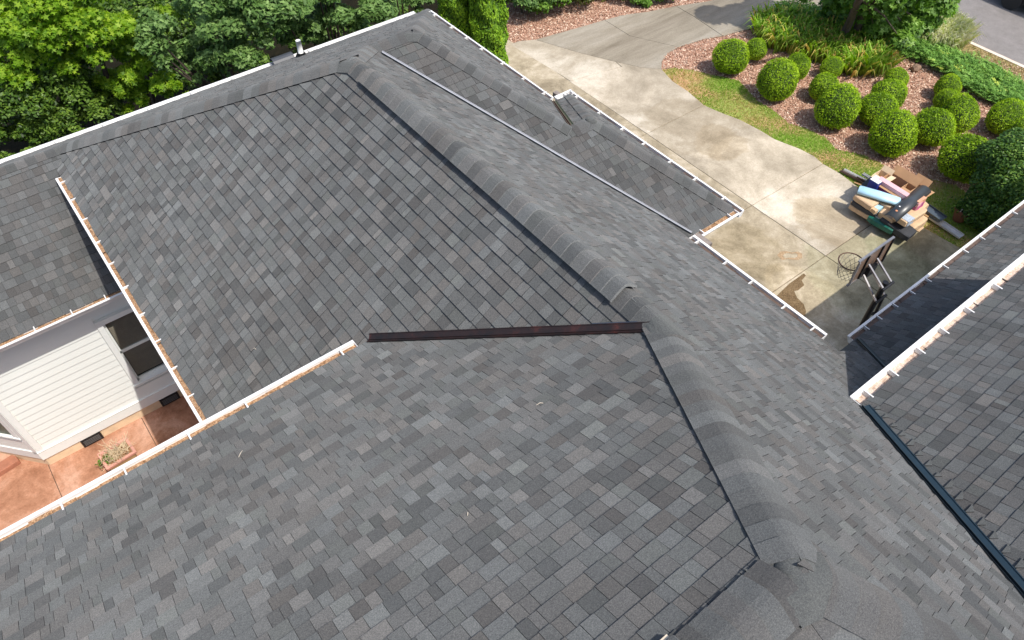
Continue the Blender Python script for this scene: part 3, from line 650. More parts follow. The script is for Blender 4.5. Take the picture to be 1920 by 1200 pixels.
# angled bay wall
BD = Vector((-.66, .75, 0)).normalized(); BN = Vector((-BD.y, BD.x, 0)); BN = BN if BN.y < 0 else -BN; B0 = Vector((XB, YW, 0)); BL = 1.9
bw = MB(); bw.obox(B0 + BD * BL / 2 - BN * .06 + Vector((0, 0, 1.9)), BD * BL / 2, BN * .04, (0, 0, 1.6)); bay = bw.build('bay_wall', SIDING, house)
bwa, bwb, bz0, bz1 = .22, 1.5, .98, 2.72
def bbox(s0, s1, z0, z1, d0, d1, name, mat, par):
    q = MB(); q.obox(B0 + BD * (s0 + s1) / 2 + BN * (d0 + d1) / 2 + Vector((0, 0, (z0 + z1) / 2)), BD * (s1 - s0) / 2, BN * (d1 - d0) / 2, (0, 0, (z1 - z0) / 2)); return q.build(name, mat, par)
z = .50
while z < 3.5:
    if z + .16 > bz0 - .1 and z < bz1 + .1: bbox(1.6, BL, z, z + .158, -.02, .006 + .004, 'siding_board', SIDING, bay)
    else: bbox(.1, BL, z, z + .158, -.02, .010, 'siding_board', SIDING, bay)
    z += .163
bbox(0.0, .1, .42, 3.5, -.02, .03, 'corner_board', TRIM, bay); bbox(0, BL, .26, .50, -.02, .03, 'skirt_board', TRIM, bay); bbox(0, BL, -.05, .262, -.03, 0, 'foundation', FOUND, bay)
bwin = bbox(.12, bwa, bz0, bz1 + .1, -.01, .03, 'window', TRIM, house)
bbox(bwb, 1.6, bz0, bz1 + .1, -.01, .03, 'frame', TRIM, bwin); bbox(bwa, bwb, bz1, bz1 + .1, -.01, .03, 'frame', TRIM, bwin); bbox(.1, 1.62, bz0 - .04, bz0, -.01, .05, 'sill', TRIM, bwin)
bbox(bwa, bwb, bz0, bz1, -.018, -.012, 'pane', GLASSM, bwin); bbox(bwa, bwb, bz0, bz1, -.019 - .002, -.019, 'blind', plain('cream_curtain', (.42, .38, .28), .8), bwin)
# crawl-space vents
for (a, b_) in (((303, 743), (338, 758)), ((158, 823), (194, 836))):
    x0 = at((303, 158)[a[0] < 200], a[1], .1).x; cx = at((a[0] + b_[0]) / 2, (a[1] + b_[1]) / 2 + 1, .13)
    q = MB(); q.box(cx.x - .19, YW - .045, .03, cx.x + .19, YW + .01, .235); v_ = q.build('foundation_vent', BLACK, house)
    for k in range(4): q = MB(); q.box(cx.x - .15, YW - .052, .07 + k * .038, cx.x + .15, YW - .046, .082 + k * .038); q.build('louvre', plain('vent_grey', (.12, .12, .12), .5), v_)
# roof pipe and box vent on the far slope
p = at(566, 107, zof('N', 0, 14.2)); pv = Vector((p.x, p.y, zof('N', 0, p.y)))
PVC = plain('white_pvc', (.8, .8, .76), .35, var=.03)
q = MB(); q.tube([pv, pv + Vector((0, 0, .09))], [.13, .075], 14); vb = q.build('vent_pipe', BLACK, house, smooth=True)
q = MB(); q.tube([pv + Vector((0, 0, .05)), pv + Vector((0, 0, .36))], .055, 14); q.build('pipe', PVC, vb, smooth=True)
q = MB(); c = at(534, 112, zN + .12); c = Vector((c.x, yN + .02, zN + .03)); 
for i in range(7):
    a0 = math.pi * i / 7; a1 = math.pi * (i + 1) / 7
    q.add([c + Vector((sx, math.cos(a) * .13, math.sin(a) * .12)) for sx, a in ((-.24, a0), (.24, a0), (.24, a1), (-.24, a1))], [(0, 1, 2, 3)])
q.build('gutter_cover', plain('black_cover', (.05, .055, .065), .45, var=.1), house)

# ------------------------------------------------------------------ patio
PATIO = concrete_mat('terracotta_concrete', (.28, .125, .07), (.44, .225, .14), (.56, .33, .235), False, 2.6, 3)
pat = tag(bpy.data.objects.new('patio', None), kind='structure'); C.objects.link(pat)
xj2 = (at(267, 785, 0).x + at(300, 850, 0).x) / 2; xj1 = (at(97, 875, 0).x + at(118, 950, 0).x) / 2
for a, b_ in ((-9, xj1), (xj1, xj2), (xj2, .62)):
    q = MB(); q.box(a + .006, 3, -.12, b_ - .006, 13.5, 0); q.build('slab', PATIO, pat, bevel=.006)
q = MB(); q.box(-9, 3, -.13, .62, 13.5, -.018); q.build('joint_base', JOINTM, pat)
st = thing('patio_step', 'low terracotta step edge beside the angled bay at the left of the courtyard', 'step', tuple(at(10, 875, 0)))
c = at(-20, 885, .12)
q = MB(); dS_ = (at(33, 863, .12) - at(0, 884, .12)).normalized(); e = at(33, 863, .12)
q.obox(e - dS_ * .9 + Vector((-.0, .1, -.06)), dS_ * .9, Vector((-dS_.y, dS_.x, 0)) * .11, (0, 0, .06)); o = q.build('riser', plain('terracotta', (.36, .15, .09), .8, var=.2), st, bevel=.01); o.location = -Vector(st.location)
q = MB(); q.obox(e - dS_ * .9 + Vector((-.0, .62, -.07)), dS_ * .9, Vector((-dS_.y, dS_.x, 0)) * .41, (0, 0, .05)); o = q.build('tread', PATIO, st); o.location = -Vector(st.location)

# planter
TERR = plain('planter_terracotta', (.58, .29, .22), .75, var=.15, scale=7, bumpy=.1)
TERR2 = plain('planter_side', (.40, .27, .13), .8, var=.15, scale=7)
c4 = [at(x, y, .36) for x, y in ((192, 857), (227, 816), (252, 849), (205, 878))]
pc = (c4[0] + c4[1] + c4[2] + c4[3]) / 4
pl = thing('planter', 'rectangular terracotta planter with dried stems on the patio by the siding wall', 'planter', (pc.x, pc.y, 0))
pa = Vector((1, .08, 0)).normalized(); pb = Vector((-.08, 1, 0)).normalized(); A_, B_ = .27, .20
def ringbox(q, z0, z1, a0, b0, a1, b1, t):
    """four tapering side slabs"""
    for (s, ax, bx, la, lb) in ((1, pa, pb, 'a', 'b'), (-1, pa, pb, 'a', 'b')):
        q.add([ax * (s * a0) + bx * -b0 + Vector((0, 0, z0)), ax * (s * a0) + bx * b0 + Vector((0, 0, z0)), ax * (s * a1) + bx * b1 + Vector((0, 0, z1)), ax * (s * a1) + bx * -b1 + Vector((0, 0, z1)),
               ax * (s * (a0 - t)) + bx * -(b0 - t) + Vector((0, 0, z0)), ax * (s * (a0 - t)) + bx * (b0 - t) + Vector((0, 0, z0)), ax * (s * (a1 - t)) + bx * (b1 - t) + Vector((0, 0, z1)), ax * (s * (a1 - t)) + bx * -(b1 - t) + Vector((0, 0, z1))],
              [(0, 1, 2, 3), (4, 7, 6, 5), (3, 2, 6, 7), (0, 4, 5, 1), (0, 3, 7, 4), (1, 5, 6, 2)])
        q.add([bx * (s * b0) + ax * -a0 + Vector((0, 0, z0)), bx * (s * b0) + ax * a0 + Vector((0, 0, z0)), bx * (s * b1) + ax * a1 + Vector((0, 0, z1)), bx * (s * b1) + ax * -a1 + Vector((0, 0, z1)),
               bx * (s * (b0 - t)) + ax * -(a0 - t) + Vector((0, 0, z0)), bx * (s * (b0 - t)) + ax * (a0 - t) + Vector((0, 0, z0)), bx * (s * (b1 - t)) + ax * (a1 - t) + Vector((0, 0, z1)), bx * (s * (b1 - t)) + ax * -(a1 - t) + Vector((0, 0, z1))],
              [(0, 1, 2, 3), (4, 7, 6, 5), (3, 2, 6, 7), (0, 4, 5, 1), (0, 3, 7, 4), (1, 5, 6, 2)])
q = MB(); ringbox(q, 0, .33, A_ * .78, B_ * .78, A_ * .95, B_ * .95, .03); q.build('body', TERR2, pl)
q = MB(); ringbox(q, .31, .375, A_ + .015, B_ + .015, A_ + .025, B_ + .025, .055); q.build('rim', TERR, pl, bevel=.006)
q = MB(); q.obox((0, 0, .28), pa * (A_ - .03), pb * (B_ - .03), (0, 0, .02)); q.build('soil', ground_mat('dry_soil', [(.3, (.16, .07, .03)), (.7, (.42, .25, .13))], 30, 80), pl)
q = MB()
for i in range(120):
    b0_ = pa * random.uniform(-.2, .2) + pb * random.uniform(-.14, .14) + Vector((0, 0, .3)); d = Vector((random.gauss(-.1, .5), random.gauss(.1, .5), random.uniform(.2, 1))).normalized(); L_ = random.uniform(.12, .38)
    q.tube([b0_, b0_ + d * L_ * .5, b0_ + d * L_ + Vector((random.uniform(-.06, .06), random.uniform(-.06, .06), -.03))], [.006, .005, .003], 4)
tag(q.build('dried_stems', plain('dry_stem', (.58, .46, .30), .8, var=.3), pl), kind='stuff')
n_ = 260; Pp = np.array([-.24, .02, .33]) + rng.normal(0, 1, (n_, 3)) * [.06, .06, .035]
GREENL = leaf_mat('herb_leaf', [(0, (.06, .13, .02)), (1, (.2, .36, .05))]); tag(fast_mesh('green_tuft', leaves(Pp, np.tile([0, 0, 1.], (n_, 1)), .028, DIAM, .9), 4, rng.random(n_), GREENL, pl), kind='stuff')

# ------------------------------------------------------------------ basketball hoop
hoop = thing('basketball_hoop', 'portable basketball hoop seen from behind, dark pole and clear backboard over the drive', 'basketball hoop', (10.67, 3.0, GZ))
HO = Vector(hoop.location)
STEEL = plain('grey_steel', (.33, .32, .32), .35, .6, .15, 8); DST = plain('black_steel', (.018, .018, .02), .4, .4, .2, 8)
def hb(name, mat, fn, par=hoop, smooth=False, loc=True):
    q = MB(); fn(q); q.v = [(v[0] - HO.x, v[1] - HO.y, v[2] - HO.z) for v in q.v]; return q.build(name, mat, par, smooth=smooth)
BX0, BX1, BY, BZ0, BZ1 = 10.15, 11.15, 3.54, 3.35, 3.97
ACR = plain('smoked_acrylic', (.20, .135, .10), .25, 0, .15, 3)
bb = hb('backboard', ACR, lambda q: q.box(BX0 + .02, BY - .006, BZ0 + .02, BX1 - .02, BY + .006, BZ1 - .02))
for a in ((BX0, BZ1 - .03, BX1, BZ1), (BX0, BZ0, BX1, BZ0 + .03)): hb('frame_bar', STEEL, lambda q: q.box(a[0], BY - .02, a[1], a[2], BY + .02, a[3]), bb)
for x in (BX0, BX1 - .03, 10.42, 10.84): hb('frame_bar', DST if x != BX0 else STEEL, lambda q: q.box(x, BY - .034, BZ0 + .031, x + .03, BY - .007, BZ1 - .031), bb)
hb('mount', DST, lambda q: q.box(10.55, BY - .10, BZ0 + .04, 10.77, BY - .035, BZ0 + .26))
RC = Vector((10.66, BY + .30, BZ0 + .06)); RR = .225
rim = hb('rim', plain('rusty_rim', (.10, .045, .03), .5, .3), lambda q: (q.tube([RC + Vector((math.cos(t / 24 * 2 * math.pi), math.sin(t / 24 * 2 * math.pi), 0)) * RR for t in range(25)], .011, 6, cap=False), q.box(10.6, BY + .006, RC.z - .04, 10.72, BY + .08, RC.z + .012)), smooth=True)
def net(q):
    for k in range(12):
        for s in (1, -1):
            pts = []
            for j in range(6): a = (k + s * j * .5) / 12 * 2 * math.pi; r = RR * (1 - j * .085); pts.append(RC + Vector((math.cos(a) * r, math.sin(a) * r, -.075 * j)))
            q.tube(pts, .0045, 3, cap=False)
hb('net', plain('net_cord', (.30, .27, .23), .8), net, rim)
PT = Vector((10.72, 3.02, 3.2))
hb('pole', DST, lambda q: q.tube([(10.5, 3.10, GZ + .1), (10.5, 3.10, 3.6)], .05, 12))
hb('brace_pole', DST, lambda q: q.tube([(10.72, 2.98, GZ + .3), (10.66, 3.0, 2.0), (10.60, 3.05, 3.2)], .03, 8))
for z0 in (1.9, 2.45, 2.75): hb('brace_plate', DST, lambda q: q.bar((10.5, 3.1, z0), (10.66, 3.0, z0 + .05), .03, .05))
for dx, z0, z1 in ((-.12, 3.55, 3.70), (.12, 3.55, 3.70), (-.12, 3.22, 3.44), (.12, 3.22, 3.44)):
    hb('arm', STEEL, lambda q: q.bar((10.5 + dx, 3.04, z0), (10.64 + dx, BY - .04, z1), .03, .03))
hb('pivot', DST, lambda q: q.tube([(10.34, 3.04, 3.55), (10.66, 3.04, 3.55)], .03, 8)); hb('pivot', DST, lambda q: q.tube([(10.34, 3.04, 3.22), (10.66, 3.04, 3.22)], .03, 8))
hb('base_tank', plain('tank_plastic', (.03, .03, .035), .6), lambda q: q.box(10.35, 2.75, GZ + .006, 11.1, 3.4, GZ + .18))

# ------------------------------------------------------------------ the pallet of left-over roofing and the things on it
WOOD = plain('pallet_wood', (.42, .27, .13), .85, var=.25, scale=10); KRAFT = plain('kraft_paper', (.60, .42, .26), .85, var=.14, scale=7)
CARD = plain('cardboard', (.48, .28, .145), .85, var=.1, scale=4); TEAL = plain('teal_wrap', (.01, .12, .085), .4, var=.25)
BLKF = plain('black_felt', (.035, .037, .042), .7, var=.2); BLUE = plain('light_blue_wrap', (.42, .66, .80), .35, var=.1, scale=5)
PINK = plain('pink_print', (.75, .42, .44), .6, var=.08); PURP = plain('magenta_print', (.42, .08, .25), .6, var=.1); NAVY = plain('navy_print', (.01, .025, .22), .5, var=.1)
TIN = plain('galvanised_tin', (.62, .62, .60), .45, .15, .12, 5); SLATE = plain('slate_metal', (.10, .125, .15), .4, .3, .1, 5); BRWN = plain('brown_metal', (.10, .065, .055), .4, .2)
PK = [at(1606, 394), at(1692, 444), at(1726, 407), at(1640, 352)]
pc = (PK[0] + PK[1] + PK[2] + PK[3]) / 4
U_ = (PK[1] - PK[0] + PK[2] - PK[3]).normalized(); V_ = Vector((-U_.y, U_.x, 0)); pang = math.atan2(U_.y, U_.x)
LU, LV = 1.5, 1.12
pal = thing('wooden_pallet', 'wooden pallet on the drive under the heap of roofing packs', 'pallet', (pc.x, pc.y, GZ + .006), pang)
for i in range(7): q = MB(); y_ = -LV / 2 + .05 + i * (LV - .1) / 6; q.box(-LU / 2, y_ - .045, .10, LU / 2, y_ + .045, .12); q.build('deck_board', WOOD, pal)
for x_ in (-LU / 2 + .05, 0, LU / 2 - .05): q = MB(); q.box(x_ - .045, -LV / 2, .018, x_ + .045, LV / 2, .099); q.build('bearer', WOOD, pal)
for y_ in (-LV / 2 + .05, 0, LV / 2 - .05): q = MB(); q.box(-LU / 2, y_ - .045, 0, LU / 2, y_ + .045, .017); q.build('bottom_board', WOOD, pal)
def pose(o, px, py, z, dx, dy, pitch=0, roll=0):
    """stand o with its centre seen at pixel px,py at height z, its long axis along the given direction"""
    p_ = at(px, py, GZ + z); o.location = p_; o.rotation_euler = (roll, pitch, math.atan2(dy, dx)); return o
def ddir(x0, y0, x1, y1, z=.6): a = at(x0, y0, GZ + z); b = at(x1, y1, GZ + z); d = b - a; return d.x, d.y, d.length
def bundle(name, label, cat, px, py, z, d, L_, W_, Hh, mat, pitch=0, roll=0, group=None, band=None):
    L_ *= .5; W_ *= .5; Hh *= .5; q = MB(); nx = 6; v = []; f = []
    sec = [(-1, -.8), (-.85, -1), (.85, -1), (1, -.8), (1, .75), (.85, 1), (-.85, 1), (-1, .75)]
    for i in range(nx + 1):
        t = -1 + 2 * i / nx; sc_ = .9 if i in (0, nx) else 1
        for a, b in sec: v.append((t * L_ * (1 if sc_ == 1 else 1.0), a * W_ * sc_ * random.uniform(.97, 1.03), b * Hh * (sc_ * random.uniform(.92, 1.06))))
    for i in range(nx):
        for k in range(8): f.append((i * 8 + k, i * 8 + (k + 1) % 8, (i + 1) * 8 + (k + 1) % 8, (i + 1) * 8 + k))
    f.append(tuple(range(8))[::-1]); f.append(tuple(nx * 8 + k for k in range(8))); q.add(v, f)
    t = thing(name, label, cat, group=group); q.build('wrapper', mat, t, bevel=.006)
    if band: q = MB(); q.box(-L_ * band[1], -W_ * 1.015, -Hh * .96, L_ * band[2], W_ * .2, Hh * 1.045); q.build('printed_panel', band[0], t)
    return pose(t, px, py, z, *d[:2], pitch=pitch, roll=roll)
dP = ddir(1606, 394, 1692, 444); dQ = ddir(1692, 444, 1726, 407)
dA = ddir(1680, 425, 1725, 395); dB = ddir(1615, 368, 1640, 385)
GR = 'packs of shingles heaped on the pallet'
bundle('shingle_bundle', 'tan paper shingle pack lowest at the left corner of the heap', 'shingle pack', 1619, 394, .22, dP, .62, .34, .14, KRAFT, group=GR)
bundle('shingle_bundle', 'black shingle pack sandwiched at the left of the heap', 'shingle pack', 1625, 388, .36, dP, .66, .34, .13, BLKF, group=GR)
bundle('shingle_bundle', 'tan paper pack on top at the left end below the blue roll', 'shingle pack', 1624, 376, .52, dB, .52, .34, .16, KRAFT, group=GR)
bundle('shingle_bundle', 'tan pack with pale blue label beside the left top pack', 'shingle pack', 1641, 386, .45, dA, .46, .34, .14, KRAFT, group=GR, band=(BLUE, .6, .2))
bundle('shingle_bundle', 'tilted tan pack half under the end of the black ridge roll', 'shingle pack', 1659, 381, .50, dB, .48, .3, .13, KRAFT, -.15, group=GR)
bundle('shingle_bundle', 'white and blue torn pack low on the front of the heap', 'shingle pack', 1640, 402, .26, dP, .5, .34, .16, plain('torn_pack', (.5, .46, .42), .8, var=.5, scale=14), group=GR)
bundle('shingle_bundle', 'teal wrapped pack on the front edge of the pallet', 'shingle pack', 1656, 417, .25, dP, .66, .38, .16, TEAL, group=GR)
bundle('shingle_bundle', 'dark grey sagging pack at the front right corner of the pallet', 'shingle pack', 1683, 425, .30, dP, .78, .40, .18, BLKF, .08, group=GR)
bundle('shingle_bundle', 'tan pack under the black ridge roll at the middle of the heap', 'shingle pack', 1677, 398, .42, dA, .74, .42, .16, KRAFT, group=GR)
bundle('shingle_bundle', 'long tan pack with blue label on top at the right of the heap', 'shingle pack', 1706, 402, .56, dA, .86, .38, .15, KRAFT, .05, group=GR, band=(plain('label_grey', (.42, .48, .55), .5, var=.3, scale=20), .9, -.3))
bundle('shingle_bundle', 'broken tan pack at the lower right of the heap', 'shingle pack', 1712, 418, .20, dA, .62, .36, .22, KRAFT, group=GR)
bundle('shingle_bundle', 'grey pack bottom middle under the open boxes', 'shingle pack', 1655, 365, .30, dP, 1.0, .55, .4, BLKF, group=GR)
bundle('shingle_bundle', 'tan pack at the back right under the printed box', 'shingle pack', 1700, 385, .28, dP, .8, .5, .42, KRAFT, group=GR)
bundle('shingle_bundle', 'torn paper end piece leaning at the front of the pallet', 'shingle pack', 1669, 422, .18, dA, .26, .2, .14, plain('tan_scrap', (.45, .30, .14), .85), group=GR)
# light blue roll
t = thing('underlay_roll', 'long light blue wrapped roll lying across the top of the heap', 'roll'); q = MB(); d = ddir(1616, 352, 1690, 375, .75); Lr = d[2] * 1.05
q.tube([(-Lr / 2, 0, 0), (-Lr / 2 + .02, 0, 0), (0, 0, .01), (Lr / 2 - .02, 0, 0), (Lr / 2, 0, 0)], [.09, .115, .12, .115, .09], 14); q.build('wrapping', BLUE, t, smooth=True); pose(t, 1648, 367, .68, *d[:2]); t.scale = (1, 1.25, .72)
# curved black ridge vent roll
t = thing('ridge_vent_sheet', 'curved black plastic sheet laid diagonally on top of the heap', 'plastic sheet'); q = MB(); d = ddir(1672, 405, 1736, 352, .85); Lr = d[2]; v = []; f = []; n_ = 9
for i in range(2):
    for k in range(n_): a = -1.0 + 2.0 * k / (n_ - 1); v.append(((-.5 + i) * Lr, math.sin(a) * .19, math.cos(a) * .19 - .15)); 
for i in range(2):
    for k in range(n_): a = -1.0 + 2.0 * k / (n_ - 1); v.append(((-.5 + i) * Lr, math.sin(a) * .18, math.cos(a) * .18 - .15))
for k in range(n_ - 1): f += [(k, k + 1, n_ + k + 1, n_ + k), (2 * n_ + k, 3 * n_ + k, 3 * n_ + k + 1, 2 * n_ + k + 1), (k, 2 * n_ + k, 2 * n_ + k + 1, k + 1), (n_ + k, n_ + k + 1, 3 * n_ + k + 1, 3 * n_ + k)]
f += [(0, n_, 3 * n_, 2 * n_), (n_ - 1, 3 * n_ - 1, 4 * n_ - 1, 2 * n_ - 1)]; q.add(v, f); q.build('sheet', plain('black_sheet', (.045, .05, .055), .35, var=.1), t, smooth=True)
q = MB(); q.tube([(-Lr * .22, .05, .037), (-Lr * .22, .05, .042)], .022, 10); q.build('sticker', WHITE, t)
q = MB(); q.tube([(-Lr * .34, .02, .037), (-Lr * .34, .02, .041)], .03, 7); q.build('sticker', plain('orange_tag', (.6, .25, .12), .6), t)
pose(t, 1704, 379, .86, *d[:2], pitch=-.03)
# boxes
def cbox(name, label, px, py, z, d, L_, W_, Hh, mat, flaps=True, pitch=0, panels=()):
    t = thing(name, label, 'box'); w_ = .008; q = MB()
    q.box(-L_ / 2, -W_ / 2, -Hh / 2, L_ / 2, W_ / 2, -Hh / 2 + w_); q.box(-L_ / 2, -W_ / 2, -Hh / 2 + w_, -L_ / 2 + w_, W_ / 2, Hh / 2); q.box(L_ / 2 - w_, -W_ / 2, -Hh / 2 + w_, L_ / 2, W_ / 2, Hh / 2)
    q.box(-L_ / 2 + w_, -W_ / 2, -Hh / 2 + w_, L_ / 2 - w_, -W_ / 2 + w_, Hh / 2); q.box(-L_ / 2 + w_, W_ / 2 - w_, -Hh / 2 + w_, L_ / 2 - w_, W_ / 2, Hh / 2); q.build('carton', mat, t)
    if flaps == 'closed': q = MB(); q.box(-L_ / 2, -W_ / 2, Hh / 2 + .001, L_ / 2, W_ / 2, Hh / 2 + .009); q.build('lid', mat, t)
    elif flaps:
        for (a, b, c_) in (((-L_ / 2, W_ / 2), (L_ / 2, W_ / 2), (0, .6, .8)), ((-L_ / 2, -W_ / 2), (L_ / 2, -W_ / 2), (0, -.9, -.35)), ((L_ / 2, -W_ / 2), (L_ / 2, W_ / 2), (.95, 0, .1))):
            o_ = Vector(c_).normalized() * W_ * .5; n3 = Vector((0, 0, .006)); v = [Vector((*a, Hh / 2)), Vector((*b, Hh / 2)), Vector((*b, Hh / 2)) + o_, Vector((*a, Hh / 2)) + o_]
            q = MB(); q.add(v + [x + n3 for x in v], [(0, 1, 2, 3), (4, 7, 6, 5), (0, 4, 5, 1), (1, 5, 6, 2), (2, 6, 7, 3), (3, 7, 4, 0)]); q.build('flap', mat, t)
    for (x0, y0, z0, x1, y1, z1, mm) in panels: q = MB(); q.box(x0, y0, z0, x1, y1, z1); q.build('printed_panel', mm, t)
    return pose(t, px, py, z, *d[:2], pitch=pitch)
dBox = ddir(1660, 338, 1715, 372, .8)
cbox('cardboard_box', 'open empty brown cardboard box at the back of the heap', 1680, 353, .62, dBox, .72, .42, .34, CARD)
cbox('cardboard_box', 'open brown box with raised flap behind the black sheet', 1710, 362, .60, dBox, .40, .40, .34, CARD)
Lb = 1.15
cbox('cardboard_box', 'long pink box with magenta printed side in front of the open carton', 1682, 367, .66, dBox, Lb, .15, .34, PINK, 'closed', panels=((-Lb * .48, -.079, -.10, Lb * .48, -.0755, .06, PURP), (Lb / 2 + .0005, -.06, -.12, Lb / 2 + .004, .06, .08, PURP)))
cbox('cardboard_box', 'small navy blue and white box at the left end of the pink box', 1640, 347, .66, dBox, .24, .24, .30, NAVY, 'closed', panels=((-.118, -.118, .160, .118, .118, .172, WHITE),))
cbox('cardboard_box', 'cream carton with flap standing up at the top left of the heap', 1652, 335, .64, dBox, .30, .26, .26, plain('cream_card', (.68, .52, .34), .8))
cbox('cardboard_box', 'pink and orange printed carton end standing under the right end of the black sheet', 1716, 383, .66, dA, .30, .24, .40, plain('orange_card', (.62, .33, .20), .7), 'closed', panels=((-.14, -.124, -.12, .14, -.1205, .12, PURP),))
# lengths of metal lying beside
def channel(label, x0, y0, x1, y1, w_, mat, z=.03, h=.05, name='metal_channel', cat='metal trim'):
    a = at(x0, y0, GZ + z); b = at(x1, y1, GZ + z); d = b - a; t = thing(name, label, cat, tuple((a + b) / 2), math.atan2(d.y, d.x)); L_ = d.length; q = MB()
    q.extrude([(-w_ / 2, h), (-w_ / 2, 0), (w_ / 2, 0), (w_ / 2, h), (w_ / 2 - .006, h), (w_ / 2 - .006, .006), (-w_ / 2 + .006, .006), (-w_ / 2 + .006, h)], (-L_ / 2, 0, 0), (1, 0, 0), (0, 1, 0), L=L_); q.build('trough', mat, t); return t
channel('long brown and white gutter length lying on the drive edge left of the heap', 1577, 320, 1632, 350, .11, BRWN, .04)
channel('white edged trim piece beside the long brown gutter length', 1582, 319, 1630, 344, .045, WHITE, .10)
channel('short pale trim piece nearest the cream carton', 1617, 327, 1638, 340, .08, TIN, .12)
channel('short brown trim length between the pale trim and the drive', 1607, 332, 1634, 345, .07, BRWN, .1)
channel('thin yellowish wood strip on the concrete left of the heap', 1601, 342, 1625, 352, .05, WOOD, .02, .02, 'wood_strip', 'wood strip')
channel('slate grey sheet metal trough resting on the grass right of the heap', 1722, 380, 1768, 412, .26, SLATE, .16, .05)
channel('pale galvanised trough stretching out onto the shaded grass', 1728, 396, 1802, 445, .20, TIN, .04, .05)
channel('brown board under the metal troughs on the grass', 1725, 398, 1770, 426, .08, WOOD, -.0, .02, 'wood_strip', 'wood strip')
bundle('shingle_scrap', 'flat torn shingle scrap on the drive by the pallet corner', 'scrap', 1716, 424, .02, dP, .34, .26, .03, KRAFT)
# pot on the grass
p = at(1796, 412); pot = thing('flower_pot', 'brown clay flower pot with a plant on the grass beside the dark hedge', 'flower pot', tuple(p))
q = MB(); q.tube([(0, 0, 0), (0, 0, .30), (0, 0, .301), (0, 0, .36)], [.13, .19, .21, .21], 20); q.build('pot', plain('brown_clay', (.22, .09, .05), .7, var=.15), pot, smooth=False)
q = MB(); q.tube([(0, 0, .361), (0, 0, .366)], .18, 16); q.build('soil', SOIL, pot)
n_ = 400; Pp = rng.normal(0, 1, (n_, 3)) * [.12, .12, .05] + [0, 0, .42]
DKL = leaf_mat('dark_hedge_leaf', [(0, (.022, .06, .010)), (.6, (.06, .14, .018)), (1, (.20, .32, .05))], .25, .5, .35)
tag(fast_mesh('foliage', leaves(Pp, np.tile([0, 0, 1.], (n_, 1)), .04, OVAL, .8), 6, rng.random(n_), DKL, pot), kind='stuff')
q = MB(); q.tube([(-.19, 0, .36), (-.13, 0, .44), (-.02, 0, .43)], .012, 5); q.build('hose_end', WHITE, pot)

# ------------------------------------------------------------------ clipped round shrubs
BOXL = leaf_mat('box_leaf', [(0, (.12, .22, .008)), (.5, (.26, .44, .012)), (1, (.42, .60, .028))], .35, .5, .3)
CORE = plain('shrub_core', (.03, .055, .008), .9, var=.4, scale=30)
def icos(n=2, seed=0, amp=.03):
    import bmesh
    bm = bmesh.new(); bmesh.ops.create_icosphere(bm, subdivisions=n, radius=1); me = bpy.data.meshes.new('crown_core'); bm.to_mesh(me); bm.free(); return me
def shape_fn(k):
    ph = rng.uniform(0, 6, 6)
    def f(d):
        return 1 + .055 * np.sin(3 * d[:, 0] + ph[0]) * np.sin(2.5 * d[:, 1] + ph[1]) + .03 * np.sin(5 * d[:, 2] + ph[2] + 2 * d[:, 0]) + .018 * np.sin(9 * d[:, 0] + ph[3]) * np.sin(8 * d[:, 1] + ph[4])
    return f
SHR = []
for k in range(4):
    f = shape_fn(k); n_ = 8500; d = sph(n_); r = f(d) * rng.normal(1.0, .034, n_); lowv = np.clip(-d[:, 2], 0, 1)
    Pp = d * (r * (1 - .25 * lowv ** 2))[:, None] * [1, 1, 1.02]
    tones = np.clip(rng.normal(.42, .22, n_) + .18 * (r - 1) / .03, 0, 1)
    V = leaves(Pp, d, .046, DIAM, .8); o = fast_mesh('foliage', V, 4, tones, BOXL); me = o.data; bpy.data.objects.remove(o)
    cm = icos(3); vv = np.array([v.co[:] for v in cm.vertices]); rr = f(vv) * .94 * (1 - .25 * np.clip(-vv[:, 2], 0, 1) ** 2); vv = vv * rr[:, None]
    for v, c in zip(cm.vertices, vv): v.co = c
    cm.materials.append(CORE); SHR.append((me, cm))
STEM = MB(); STEM.tube([(0, 0, -1.05), (0, 0, -.4)], .08, 6); so_ = STEM.build('stem', plain('stem_bark', (.10, .07, .045), .9)); stem_me = so_.data; bpy.data.objects.remove(so_)
def shrub(px, py, r, label, k, ez=1.0, core=CORE, dark=False):
    z = GZ + .5
    for _ in range(6):
        c = at(px, py, z); D = (c - CAM).dot(FWD); R = r / FPX * D; z = GZ + R * .90 * ez
    t = thing('box_shrub', label, 'shrub', (c.x, c.y, GZ), rng.uniform(0, 6), 'clipped round shrubs in the mulch bed')
    for me, nm in ((SHR[k][0], 'foliage'), (SHR[k][1], 'crown_core'), (stem_me, 'stem')):
        o = new_obj(nm, me, t); o.location = (0, 0, R * .90 * ez); o.scale = (R * (1 + .05 * math.sin(px)), R * (1 - .04 * math.sin(px * 2.1)), R * ez)
    return t
